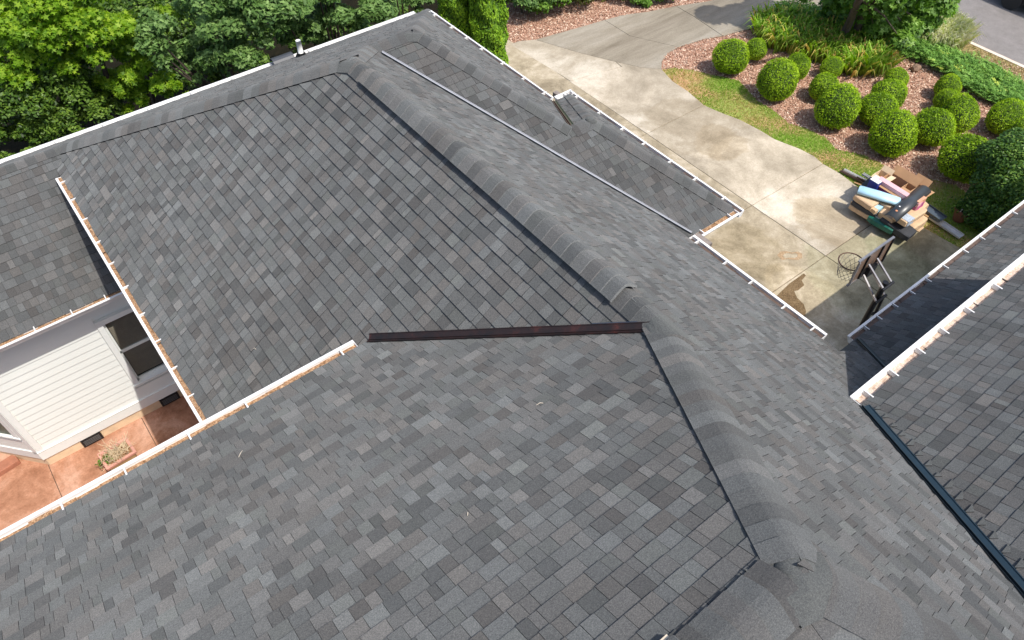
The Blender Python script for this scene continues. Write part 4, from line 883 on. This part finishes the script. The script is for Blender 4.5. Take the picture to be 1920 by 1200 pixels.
for i, a in enumerate([
  (1370, 109, 31, 'round clipped shrub alone at the tip of the bed nearest the bend of the drive', 1.05), (1417, 94, 19.5, 'small round shrub just behind the one at the drive bend, beside the strappy grasses', 1.05),
  (1457, 153, 35, 'large egg shaped shrub, front left of the bed beside the lawn', 1.15), (1494, 127, 23.5, 'round shrub tucked behind the large egg shaped one', 1.15),
  (1559, 128, 20, 'small round shrub right against the strappy grass clump', 1.0), (1545, 165, 26.5, 'medium round shrub half hidden behind a bigger one, left middle of the bed', 1.0),
  (1570, 203, 39, 'large tall round shrub, second large one along the lawn edge', 1.07), (1646, 207, 33, 'round shrub in the middle cluster, behind the largest one', 1.0),
  (1664, 181, 32, 'round shrub in the middle cluster, partly hidden by the one in front', 1.0), (1680, 150, 21, 'smallest shrub at the back of the middle cluster', 1.0),
  (1674, 252, 41, 'big round shrub, third large one along the lawn edge', 1.07), (1749, 240, 34, 'round shrub just right of the third large one', 1.1),
  (1796, 217, 35, 'full round shrub behind and right of the middle row', 1.07), (1776, 191, 23, 'small shrub squeezed between two others at the back right', 1.0),
  (1776, 165, 23, 'small round shrub at the back right near the spreading juniper', 1.0), (1811, 299, 46, 'largest round shrub, near the dark hedge at the lawn corner', 1.0),
  (1886, 222, 33, 'round shrub at the right beyond the dark hedge', 1.0), (1915, 248, 28, 'round shrub at the right frame edge above the dark hedge', 1.0)]):
    shrub(a[0], a[1], a[2], a[3], i % 4, a[4])

# ------------------------------------------------------------------ crowns
BARK = plain('tree_bark', (.075, .055, .042), .95, var=.35, scale=12, bumpy=.5)
def crown(name, clumps, n, size, shape, mat, parent, up=.75, tilt=.55, shell=.35, bright=0):
    """clumps: (x, y, z, r) blobs; leaves sit near the blob surfaces, mostly above"""
    cl = np.array([c[:4] for c in clumps]); wts = cl[:, 3] ** 2; idx = rng.choice(len(cl), n, p=wts / wts.sum()); d = sph(n, up)
    r = cl[idx, 3] * (1 - shell * rng.random(n) ** 1.6); Pp = cl[idx, :3] + d * r[:, None] * [1, 1, .72]
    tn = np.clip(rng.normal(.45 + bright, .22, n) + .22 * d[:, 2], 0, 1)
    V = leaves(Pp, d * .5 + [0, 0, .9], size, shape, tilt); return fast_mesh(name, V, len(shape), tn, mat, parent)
def blobs(cx, cy, cz, R, n, rr, flat=.55):
    out = []
    for i in range(n):
        d = sph(1, .8)[0]; s = rng.random() ** .5; out.append((cx + d[0] * R * s, cy + d[1] * R * s, cz + d[2] * R * flat * s, rr * rng.uniform(.65, 1.25)))
    return out
def tree(name, label, cat, x, y, z0, cl, n, size, shape, mat, trunks=1, tr=.12, **kw):
    t = thing(name, label, cat, (x, y, z0)); o = crown('crown', cl, n, size, shape, mat, t, **kw); o.location = (-x, -y, -z0)
    q = MB(); zc = sum(c[2] for c in cl) / len(cl)
    for k in range(trunks): a = rng.uniform(0, 6); q.tube([(math.cos(a) * .1, math.sin(a) * .1, 0), (math.cos(a) * .2, math.sin(a) * .2, (zc - z0) * .5), (math.cos(a) * .5, math.sin(a) * .5, zc - z0)], [tr, tr * .75, tr * .3], 8)
    for c in cl[:9]: q.tube([(0, 0, (zc - z0) * .45), ((c[0] - x) * .5, (c[1] - y) * .5, (zc - z0) * .7), (c[0] - x, c[1] - y, c[2] - z0)], [tr * .45, tr * .3, .015], 5)
    q.build('trunk', BARK, t, smooth=True); return t
MAPLE = leaf_mat('maple_leaf', [(0, (.045, .12, .006)), (.45, (.16, .31, .014)), (1, (.38, .53, .045))], .45, .5, .3)
OAK = leaf_mat('oak_leaf', [(0, (.035, .085, .018)), (.5, (.10, .19, .042)), (1, (.24, .37, .11))], .25, .55, .3)
HOLLY = leaf_mat('holly_leaf', [(0, (.016, .040, .004)), (.5, (.050, .11, .010)), (1, (.17, .27, .035))], .2, .5, .35)
MAP2 = leaf_mat('garden_tree_leaf', [(0, (.05, .12, .014)), (.5, (.14, .28, .035)), (1, (.30, .48, .09))], .35, .5, .4)
ARB = leaf_mat('arborvitae_leaf', [(0, (.04, .10, .004)), (.5, (.12, .25, .008)), (1, (.28, .46, .02))], .25, .6, .3)
def forest(kind, label, blist, n, size, shape, mat, cat='tree', name='broadleaf_tree', **kw):
    """blist: (px, py, z, r) clumps placed on their own heights"""
    cl = []
    for px, py, z, r in blist:
        p_ = at(px, py, z); cl.append((p_.x, p_.y, z, r))
        cl.pop()
        for _ in range(10): d = sph(1, .8)[0]; cl.append((p_.x + d[0] * r * .95, p_.y + d[1] * r * .95, z + d[2] * r * .8 - .1, r * rng.uniform(.22, .46)))
    x = sum(c[0] for c in cl) / len(cl); y = sum(c[1] for c in cl) / len(cl); return tree(name, label, cat, x, y, -.6, cl, n, size, shape, mat, **kw)
NK = dict(shell=.5, up=.7)
forest('maple', 'bright yellow-green maple filling the top left corner', [(20, 60, 4.0, 1.0), (80, 40, 4.4, .9), (140, 60, 4.2, .9), (60, 110, 3.6, .8), (190, 30, 4.3, .9), (210, 80, 3.8, .7), (120, 10, 4.6, 1.1), (240, 60, 3.6, .5), (0, 20, 4.5, 1.0), (170, 100, 3.3, .5), (290, 10, 4.2, .6)], 20000, .072, STAR, MAPLE, name='maple_tree', **NK)
forest('maple', 'young yellow-green maple against the gutter beside the grey-green oak', [(250, 120, 3.0, .55), (215, 160, 2.6, .5), (290, 135, 3.0, .55), (325, 155, 3.0, .4), (250, 175, 2.4, .4), (200, 185, 2.3, .3)], 6000, .08, STAR, MAPLE, name='maple_tree', **NK)
forest('oak', 'grey-green oak with lobed leaves behind the gutter', [(340, 60, 4.0, .9), (400, 30, 4.4, .9), (380, 110, 3.4, .7), (430, 70, 4.0, .8), (480, 20, 4.5, .9), (500, 60, 4.0, .7), (350, 110, 3.2, .6), (540, 20, 4.3, .8), (400, 140, 3.0, .45), (455, 5, 4.6, 1.0), (345, 130, 3.0, .5)], 15000, .085, LOBE, OAK, name='oak_tree', **NK)
forest('oak', 'mid-green oak clump behind the white vent pipe', [(590, 20, 4.2, .8), (620, 50, 3.6, .6), (560, 60, 3.4, .5), (650, 15, 4.0, .7), (600, 75, 3.1, .4), (690, 20, 3.8, .6), (650, 50, 3.3, .45)], 9000, .08, LOBE, OAK, name='oak_tree', **NK)
forest('oak', 'darker oak clump above the far roof corner', [(730, 5, 3.0, .7), (765, 5, 2.4, .4), (715, 25, 2.8, .4), (790, -12, 1.2, .5)], 5000, .08, LOBE, OAK, name='oak_tree', **NK)
forest('holly', 'dark glossy holly mass below the maple at the left edge', [(20, 130, 3.0, .9), (80, 150, 3.0, .9), (10, 190, 2.6, .9), (140, 150, 2.8, .8), (60, 200, 2.6, .9), (10, 250, 2.2, .8), (110, 190, 2.6, .8)], 17000, .05, OVAL, HOLLY, name='holly_tree', **NK)
forest('holly', 'small-leaved dark green holly along the gutter at the far left', [(60, 250, 2.1, .6), (110, 235, 2.2, .6), (150, 215, 2.4, .6), (15, 280, 2.0, .6), (180, 200, 2.2, .5), (90, 215, 2.3, .7), (200, 215, 2.0, .4)], 12000, .045, OVAL, HOLLY, name='holly_tree', bright=.12, **NK)
forest('holly', 'deep green understorey shrub in the dark gap between the maples', [(290, 60, 2.0, .9), (330, 100, 1.6, .8), (260, 30, 2.2, .9), (440, 120, 1.6, .8), (480, 90, 1.6, .8), (520, 60, 1.8, .8), (640, 60, 1.4, .8), (400, 150, 1.2, .8), (240, 190, 1.0, .8), (170, 60, 2.2, 1.0), (60, 80, 2.4, 1.0), (110, 130, 1.6, 1.0), (370, 40, 2.4, 1.0), (430, 10, 2.6, 1.0), (600, 90, 1.0, .7), (700, 50, 1.4, .7), (560, 40, 1.6, .9), (760, 20, .8, .5)], 30000, .06, OVAL, HOLLY, cat='shrub', name='understorey_shrub', **NK)
# tan frond plant at the far left edge
t = thing('dry_frond_plant', 'tan feathery fronds at the left frame edge beside the bright maple', 'plant', tuple(at(-6, 120, .5))); q = MB(); c0 = at(-25, 115, 3.0) - t.location
for i in range(40):
    a = random.uniform(-1.2, 1.9); L_ = random.uniform(.4, .9); d = RT * math.cos(a) + UP * math.sin(a) * .8; p1 = c0 + d * L_ * .5 + Vector((0, 0, .15)); p2 = c0 + d * L_
    q.tube([c0, p1, p2], [.012, .009, .003], 4)
    for k in range(10): s_ = k / 10; b_ = p1 + (p2 - p1) * s_; e_ = d.cross(Vector((0, 0, 1))).normalized() * (.09 * (1 - s_ * .6)); q.add([b_ - e_, b_ + d * .012, b_ + e_ + d * .02, b_ + d * .03], [(0, 1, 2, 3)])
q.build('frond', plain('tan_frond', (.42, .30, .10), .8, var=.3), t)
q = MB(); q.tube([(0, 0, -1.1), c0], [.05, .03], 6); q.build('stem', BARK, t)
# arborvitae
def arb(px, py, w_, h, label, k):
    b_ = at(px, py); D = (b_ - CAM).dot(FWD); R = w_ / 2 / FPX * D; t = thing('arborvitae', label, 'conifer', tuple(b_), group='arborvitae at the corner of the house'); n_ = 15000
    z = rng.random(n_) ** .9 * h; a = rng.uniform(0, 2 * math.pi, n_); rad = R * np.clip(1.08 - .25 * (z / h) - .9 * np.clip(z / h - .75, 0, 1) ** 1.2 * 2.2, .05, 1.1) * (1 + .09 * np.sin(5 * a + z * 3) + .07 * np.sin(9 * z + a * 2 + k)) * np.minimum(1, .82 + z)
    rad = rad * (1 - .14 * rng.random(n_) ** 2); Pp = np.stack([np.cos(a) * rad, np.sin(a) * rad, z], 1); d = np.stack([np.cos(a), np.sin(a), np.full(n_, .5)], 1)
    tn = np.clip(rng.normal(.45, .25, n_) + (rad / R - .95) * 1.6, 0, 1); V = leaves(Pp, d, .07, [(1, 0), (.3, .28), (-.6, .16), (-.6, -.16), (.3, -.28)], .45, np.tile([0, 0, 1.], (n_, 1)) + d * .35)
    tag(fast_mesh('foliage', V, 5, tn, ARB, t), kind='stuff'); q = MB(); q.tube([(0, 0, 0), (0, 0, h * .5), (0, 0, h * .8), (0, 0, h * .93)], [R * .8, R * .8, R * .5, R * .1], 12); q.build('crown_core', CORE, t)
arb(917, 128, 64, 4.3, 'tall columnar arborvitae nearest the drive at the far house corner', 0); arb(861, 108, 64, 4.4, 'tall columnar arborvitae behind the far roof corner, left of its twin', 2)
# shrubs at the back of the mulch
tree('laurel_shrub', 'dark leafy shrub at the back of the mulch beside the tall arborvitae', 'shrub', *at(985, 25)[:2], GZ, blobs(*at(985, -2, 1.0)[:2], 1.1, .9, 9, .5), 6000, .075, OVAL, OAK, tr=.04)
tree('laurel_shrub', 'lighter green shrub on the mulch right of the dark leafy one', 'shrub', *at(1025, 18)[:2], GZ, blobs(*at(1022, -6, .9)[:2], 1.0, .6, 7, .4), 4000, .07, OVAL, MAP2, tr=.04)
cy = blobs(*at(1090, -22, .6)[:2], .7, 1.3, 12, .5) + blobs(*at(1140, -20, .5)[:2], .6, 1.0, 8, .45) + blobs(*at(1075, -8, .5)[:2], .5, .5, 4, .4)
tree('cypress_shrub', 'olive-yellow feathery cypress shrub at the back of the mulch', 'shrub', *at(1090, -10)[:2], GZ, cy, 12000, .06, DIAM, leaf_mat('cypress_leaf', [(0, (.045, .065, .005)), (.5, (.11, .14, .012)), (1, (.22, .25, .03))], .2), tr=.04)
tree('ground_cover_shrub', 'low green shrub on the mulch at the top edge of the drive', 'shrub', *at(1200, 5)[:2], GZ, blobs(*at(1205, 0, .6)[:2], .62, .35, 6, .2), 1800, .05, OVAL, MAP2, tr=.03)
tree('ground_cover_shrub', 'second low green shrub beside the bend of the far drive', 'shrub', *at(1240, -2)[:2], GZ, blobs(*at(1245, -4, .6)[:2], .62, .4, 6, .2), 1800, .05, OVAL, MAP2, tr=.03)
# dark hedge at the right
hc = []
for px, py, z, r in ((1880, 300, 1.8, .6), (1900, 330, 1.7, .7), (1870, 350, 1.4, .6), (1905, 290, 1.9, .6), (1860, 380, 1.0, .6), (1890, 390, 1.2, .7), (1925, 350, 1.8, .8), (1840, 400, .8, .45), (1910, 270, 2.0, .45), (1935, 300, 2.0, .8), (1870, 415, .8, .5), (1895, 300, 2.0, .5)):
    p_ = at(px, py, z); hc.append((p_.x, p_.y, z, r))
hx = sum(c[0] for c in hc) / len(hc); hy = sum(c[1] for c in hc) / len(hc)
tree('tall_hedge_shrub', 'large dark glossy evergreen shrub at the right behind the garage gutter', 'shrub', hx, hy, GZ, hc, 26000, .045, OVAL, DKL, tr=.06, shell=.22, up=.5)
# the garden tree with two trunks
b1, b2 = at(1577, 76), at(1601, 76)
gt = thing('ornamental_tree', 'two-stemmed shade tree with lobed leaves standing in the grasses beyond the shrubs', 'tree', tuple((b1 + b2) / 2)); o0 = Vector(gt.location)
tops = [at(1612, -4, 2.6), at(1624, -4, 2.4)]
for b_, t_ in zip((b1, b2), tops): q = MB(); dv = t_ - b_; q.tube([b_ - o0, b_ + dv * .5 + Vector((.03, 0, 0)) - o0, t_ - o0, b_ + dv * 1.9 - o0], [.13, .115, .10, .07], 10); q.build('trunk', BARK, gt, smooth=True)
cl = []
for px, py, z, r in ((1690, 10, 2.4, .8), (1740, 10, 2.6, .8), (1660, 40, 1.9, .6), (1700, 50, 2.0, .5), (1730, 40, 2.2, .5), (1690, 75, 1.5, .35), (1640, 10, 2.8, .8), (1570, 0, 2.6, .55), (1595, -20, 3.2, .9), (1650, -30, 3.6, 1.2), (1700, -50, 3.8, 1.3), (1640, 55, 1.8, .35), (1750, -20, 3.0, .9), (1555, 15, 2.2, .25), (1680, -5, 2.6, .7), (1512, -6, 2.6, .22)):
    z = max(1.15, z - 1.05); p_ = at(px, py, z); cl.append((p_.x, p_.y, z, r))
for px, py, z, r in ((1340, 28, 7.0, .6), (1400, 30, 7.0, .8), (1450, 28, 7.0, .8), (1430, 12, 7.2, .6)):
    g_ = at(px, py); cl.append((g_.x + SUN.x / SUN.z * (z - GZ), g_.y + SUN.y / SUN.z * (z - GZ), z, r))
o = crown('crown', cl, 21000, .10, STAR, MAP2, gt, shell=.5, up=.6); o.location = -o0
q = MB()
for c in cl: t_ = random.choice(tops); q.tube([t_ - o0, (t_ - o0) * .5 + (Vector(c[:3]) - o0) * .5 + Vector((0, 0, .15)), Vector(c[:3]) - o0], [.05, .03, .01], 5)
q.build('branch', BARK, gt)

# ------------------------------------------------------------------ ground cover
def inpoly(P_, poly):
    x, y = P_[:, 0], P_[:, 1]; ins = np.zeros(len(P_), bool); n = len(poly)
    for i in range(n):
        (x0, y0), (x1, y1) = poly[i], poly[(i + 1) % n]; c = ((y0 > y) != (y1 > y)) & (x < (x1 - x0) * (y - y0) / ((y1 - y0) + 1e-12) + x0); ins ^= c
    return ins
def scatter(poly, n):
    xs = [p[0] for p in poly]; ys = [p[1] for p in poly]; P_ = np.stack([rng.uniform(min(xs), max(xs), n), rng.uniform(min(ys), max(ys), n)], 1); return P_[inpoly(P_, poly)]
def notin(P_, polys):
    k = np.ones(len(P_), bool)
    for p in polys: k &= ~inpoly(P_, p)
    return P_[k]
# mulch chips
mul = [P(1241, 128), P(1241, 112), P(1253, 97), P(1272, 86), P(1320, 71), P(1400, 54), P(1460, 60), P(1600, 20), P(1700, 60), P(1960, 140), P(1960, 300), P(1860, 400), P(1825, 371), P(1793, 347), P(1753, 336), P(1700, 328)] + [P(*q_) for q_ in lawn_in[1:]]
mul2 = [P(930, 100), P(955, 83), P(973, 77), P(1003, 73), P(1050, 60), P(1133, 36), P(1217, 20), P(1320, 2), P(1400, -14), P(1100, -60), P(940, -20)]
A1 = scatter(mul, 60000); A2 = scatter(mul2, 38000); S2 = np.concatenate([A1, A2]); n_ = len(S2)
Pp = np.concatenate([S2, GZ - .03 + rng.random((n_, 1)) * .03], 1)
CHIP = leaf_mat('mulch_chip', [(0, (.18, .09, .055)), (.35, (.42, .24, .165)), (.7, (.64, .43, .32)), (1, (.88, .72, .56))], 0, .9, .1)
tag(fast_mesh('mulch', leaves(Pp, np.tile([0, 0, 1.], (n_, 1)), .030, [(1, .3), (.8, -.35), (-1, -.3), (-.9, .35)], .55), 4, rng.random(n_), CHIP), kind='stuff')
# grass
def blades(P_, h, wd, lean=.5, z=GZ, mat=None, name='grass', tone=None, parent=None):
    n = len(P_); a = rng.uniform(0, 2 * math.pi, n); H_ = h * rng.uniform(.5, 1.25, n); b = np.concatenate([P_, np.full((n, 1), z)], 1)
    s = np.stack([-np.sin(a), np.cos(a), np.zeros(n)], 1) * wd / 2; l = np.stack([np.cos(a), np.sin(a), np.zeros(n)], 1) * (H_ * lean * rng.random(n))[:, None]; up = np.zeros((n, 3)); up[:, 2] = H_
    V = np.stack([b - s, b + s, b + l * .4 + up * .6 + s * .7, b + l + up, b + l * .4 + up * .6 - s * .7], 1)
    return tag(fast_mesh(name, V, 5, rng.random(n) if tone is None else tone, mat, parent), kind='stuff')
GRASS = leaf_mat('lawn_blade', [(0, (.52, .34, .16)), (.25, (.46, .44, .12)), (.5, (.26, .40, .05)), (1, (.33, .55, .08))], .3, .7, .2)
Lp = scatter(LAWN, 90000)
pn = .5 + .5 * np.sin(Lp[:, 0] * 1.9 + 2 * np.sin(Lp[:, 1] * .8)) * np.sin(Lp[:, 1] * 1.7 + 1.5 * np.sin(Lp[:, 0] * 1.1)); keep = rng.random(len(Lp)) < .35 + .65 * pn; Lp = Lp[keep]; pn = pn[keep]
blades(Lp, .045, .012, .9, GZ - .02, GRASS, 'lawn_grass', np.clip(pn * .75 + rng.normal(.1, .2, len(Lp)), 0, 1))
DRYG = leaf_mat('dry_blade', [(0, (.45, .33, .16)), (.6, (.42, .36, .17)), (1, (.24, .30, .07))], .2, .8, .1)
blades(scatter([(24.2, -3), (XK - .35, -3), (XK - .35, 11), (24.2, 11)], 16000), .05, .014, .9, GZ - .015, DRYG, 'verge_grass')
# strappy clumps between shrubs and tree
STRAP = leaf_mat('strap_leaf', [(0, (.72, .46, .16)), (.16, (.70, .66, .18)), (.3, (.34, .52, .06)), (.7, (.20, .40, .04)), (1, (.45, .66, .10))], .35, .5, .35)
def clump(centres, nb, h, wd, mat, name, spread=.12, wind=(0, 0)):
    Vs = []
    for (x, y, s) in centres:
        n = int(nb * s); a = rng.uniform(0, 2 * math.pi, n); r0 = np.abs(rng.normal(0, spread, n)) * s; lean = rng.uniform(.15, .95, n); H_ = h * s * rng.uniform(.6, 1.15, n); b = np.stack([x + np.cos(a) * r0, y + np.sin(a) * r0, np.full(n, GZ - .03)], 1)
        o_ = np.stack([np.cos(a) + wind[0], np.sin(a) + wind[1], np.zeros(n)], 1) * (H_ * lean)[:, None]; up = np.zeros((n, 3)); up[:, 2] = H_
        sd = np.stack([-np.sin(a), np.cos(a), np.zeros(n)], 1) * (wd / 2)
        m1 = b + o_ * .3 + up * .6; m2 = b + o_ * .65 + up * .85; tp = b + o_ * 1.05 + up * (1 - lean * .45)[:, None]
        Vs.append(np.stack([b - sd * .7, b + sd * .7, m1 + sd, m2 + sd * .7, tp, m2 - sd * .7, m1 - sd], 1))
    V = np.concatenate(Vs); return V
SP = xy([(1418, 62), (1440, 45), (1480, 48), (1530, 62), (1590, 78), (1620, 85), (1655, 110), (1660, 132), (1640, 140), (1600, 143), (1570, 130), (1520, 110), (1490, 100), (1450, 92), (1425, 78)])
cs = scatter(SP, 420)
V = clump([(x, y, rng.uniform(.7, 1.25)) for x, y in cs], 26, .62, .042, STRAP, 'strap')
tag(fast_mesh('strappy_grass', V, 7, rng.random(len(V)), STRAP), kind='stuff')
tag(bpy.data.objects['strappy_grass'], 'strappy green and yellowing grass clumps between the shrubs and the tree', 'grass')
# spreading juniper
JUN = leaf_mat('juniper_leaf', [(0, (.06, .15, .02)), (.5, (.17, .34, .06)), (.85, (.30, .50, .10)), (1, (.55, .62, .10))], .2, .6, .25)
def juniper(poly, n, label, dirv, L_=.42, hh=.42):
    c_ = scatter(poly, n); n = len(c_); Vs = []; k = 13; ang = np.arctan2(dirv[1], dirv[0]) + rng.normal(0, .55, n); el = rng.uniform(.1, .55, n); z0 = GZ + hh * rng.uniform(.2, .8, n)
    D = np.stack([np.cos(ang) * np.cos(el), np.sin(ang) * np.cos(el), np.sin(el)], 1); b = np.concatenate([c_, z0[:, None]], 1); LL = L_ * rng.uniform(.6, 1.2, n); S = np.stack([-np.sin(ang), np.cos(ang), np.zeros(n)], 1)
    for j in range(k):
        f_ = (j + .5) / k; sd = 1 if j % 2 else -1; c2 = b + D * (LL * f_)[:, None] + S * (sd * .028 * (1.3 - f_)) - np.array([0, 0, 1]) * (.1 * f_ ** 2); dr = D + S * sd * .75
        Vs.append(leaves(c2, np.tile([0, 0, 1.], (n, 1)), .062 * (1.25 - .5 * f_), [(1, 0), (.1, .24), (-.9, 0), (.1, -.24)], .4, dr * 3))
    V = np.concatenate(Vs); t = thing('juniper', label, 'juniper', (*c_.mean(0), GZ)); tn = np.tile(np.clip(rng.normal(.45, .22, n), 0, 1), k); o = fast_mesh('foliage', V, 4, tn, JUN, t); o.location = -Vector(t.location); tag(o, kind='stuff')
    q = MB()
    for i in range(0, n, 12): q.tube([(c_[i][0] - t.location.x, c_[i][1] - t.location.y, 0), (b[i][0] + D[i][0] * .2 - t.location.x, b[i][1] + D[i][1] * .2 - t.location.y, z0[i] - GZ)], [.012, .006], 4)
    tag(q.build('stems', BARK, t), kind='stuff')
jd = at(1900, 150) - at(1750, 60)
juniper(xy([(1690, 72), (1735, 82), (1780, 112), (1840, 132), (1910, 172), (1960, 205), (1960, 232), (1880, 206), (1840, 192), (1790, 158), (1745, 133), (1710, 108)]), 3300, 'wide feathery spreading juniper between the shrubs and the kerb', (-jd.x, -jd.y))
juniper(xy([(1445, 40), (1475, 22), (1520, 30), (1560, 38), (1640, 55), (1690, 75), (1680, 88), (1640, 82), (1560, 66), (1500, 55)]), 2400, 'dark spreading juniper in the shade of the two-stemmed tree', (jd.x * .2 - 1, .4), hh=.6)
juniper(xy([(1690, 100), (1710, 92), (1740, 122), (1720, 112)]), 160, 'small juniper tip reaching onto the mulch', (-1, -.3), .3, .2)
# golden shrub behind the trunks
tree('golden_shrub', 'yellow-green shrub showing between the two tree stems', 'shrub', *at(1605, 35)[:2], GZ, blobs(*at(1608, 25, .8)[:2], .8, .5, 6, .35), 2500, .06, OVAL, MAPLE, tr=.03)
# pampas clump
PAM = leaf_mat('pale_plume', [(0, (.50, .58, .20)), (.4, (.76, .78, .42)), (1, (.97, .95, .78))], .6, .6, .2)
c = at(1760, 72); V = clump([(c.x + rng.uniform(-.45, .4), c.y + rng.uniform(-.45, .45), rng.uniform(.8, 1.0)) for _ in range(22)], 420, .75, .018, PAM, 'p', .2)
t = thing('ornamental_grass', 'pale cream fountain grass clump beside the kerb', 'ornamental grass', tuple(c)); o = fast_mesh('blades', V, 7, rng.random(len(V)), PAM, t); o.location = -Vector(t.location); tag(o, kind='stuff')
# stone on the mulch
c = at(1716, 131); t = thing('stone', 'small brown stone lying alone on the mulch between shrubs and juniper', 'stone', tuple(c)); me = icos(2)
for v in me.vertices: v.co = Vector((v.co.x * .17, v.co.y * .13, v.co.z * .12 + .06)) * random.uniform(.88, 1.1)
me.materials.append(plain('brown_stone', (.20, .13, .085), .9, var=.3, scale=20)); new_obj('rock', me, t)
# dark car at the far kerb
c = at(1935, 4, GZ); t = thing('parked_car', 'dark car at the top right corner of the street, only its flank in view', 'car', (29.35, 7.85, GZ - .14), math.pi / 2)
CARP = plain('dark_blue_paint', (.008, .010, .016), .2, .3, .1)
def carsec(q, xs, prof, hw):
    n = len(prof); v = []
    for sx in (-1, 1):
        for (x, z) in prof: v.append((x, sx * hw(z), z))
    q.add(v, [tuple(range(n)), tuple(range(n, 2 * n))[::-1]] + [(i, (i + 1) % n, n + (i + 1) % n, n + i) for i in range(n)])
q = MB(); carsec(q, 0, [(-2.2, .35), (-2.25, .6), (-2.15, .95), (-1.5, 1.0), (-.9, 1.05), (1.0, 1.05), (2.0, .9), (2.25, .7), (2.2, .35)], lambda z: .9); q.build('body', CARP, t, bevel=.05)
q = MB(); carsec(q, 0, [(-1.7, 1.0), (-1.2, 1.45), (.3, 1.48), (1.05, 1.04)], lambda z: .85 - (z - 1) * .35); q.build('cabin', plain('car_glass', (.01, .012, .015), .08), t, bevel=.04)
q = MB(); q.box(-1.15, -.64, 1.46, .3, .64, 1.50); q.build('car_roof', CARP, t, bevel=.03)
for x_ in (-1.4, 1.4):
    for y_ in (-.86, .86): q = MB(); q.tube([(x_, y_ - .1, .33), (x_, y_ + .1, .33)], .33, 18); q.build('wheel', plain('tyre', (.02, .02, .02), .8), t)
# bits of twig lying on the roof
TWIG = plain('pale_twig', (.55, .48, .38), .8)
for px, py, k, lb, L_ in ((1012, 760, 'D', 'tiny pale twig on the near roof slope right of the middle', .09), (452, 853, 'D', 'curved pale twig on the near roof slope towards the left', .14), (877, 966, 'D', 'small white scrap on the near roof slope at the bottom centre', .05), (478, 656, 'C', 'tiny twig on the lower part of the courtyard-facing slope', .08), (1690, 820, 'E', 'pale twig by the dark valley of the garage roof', .10)):
    r_ = ray(px, py); a, b, c_ = PL[k]; t_ = (a * CAM.x + b * CAM.y + c_ - CAM.z) / (r_.z - a * r_.x - b * r_.y); p_ = CAM + r_ * t_ + Vector((0, 0, .02))
    q = MB(); an = random.uniform(0, 3); d_ = Vector((math.cos(an), math.sin(an), 0)); d_.z = a * d_.x + b * d_.y; q.tube([-d_ * L_ / 3, Vector((.006, .006, .006)), d_ * L_ / 3], [.003, .004, .002], 5)
    t_ = q.build('twig', TWIG); t_.location = p_; tag(t_, lb, 'twig', 'bits of debris on the roof')
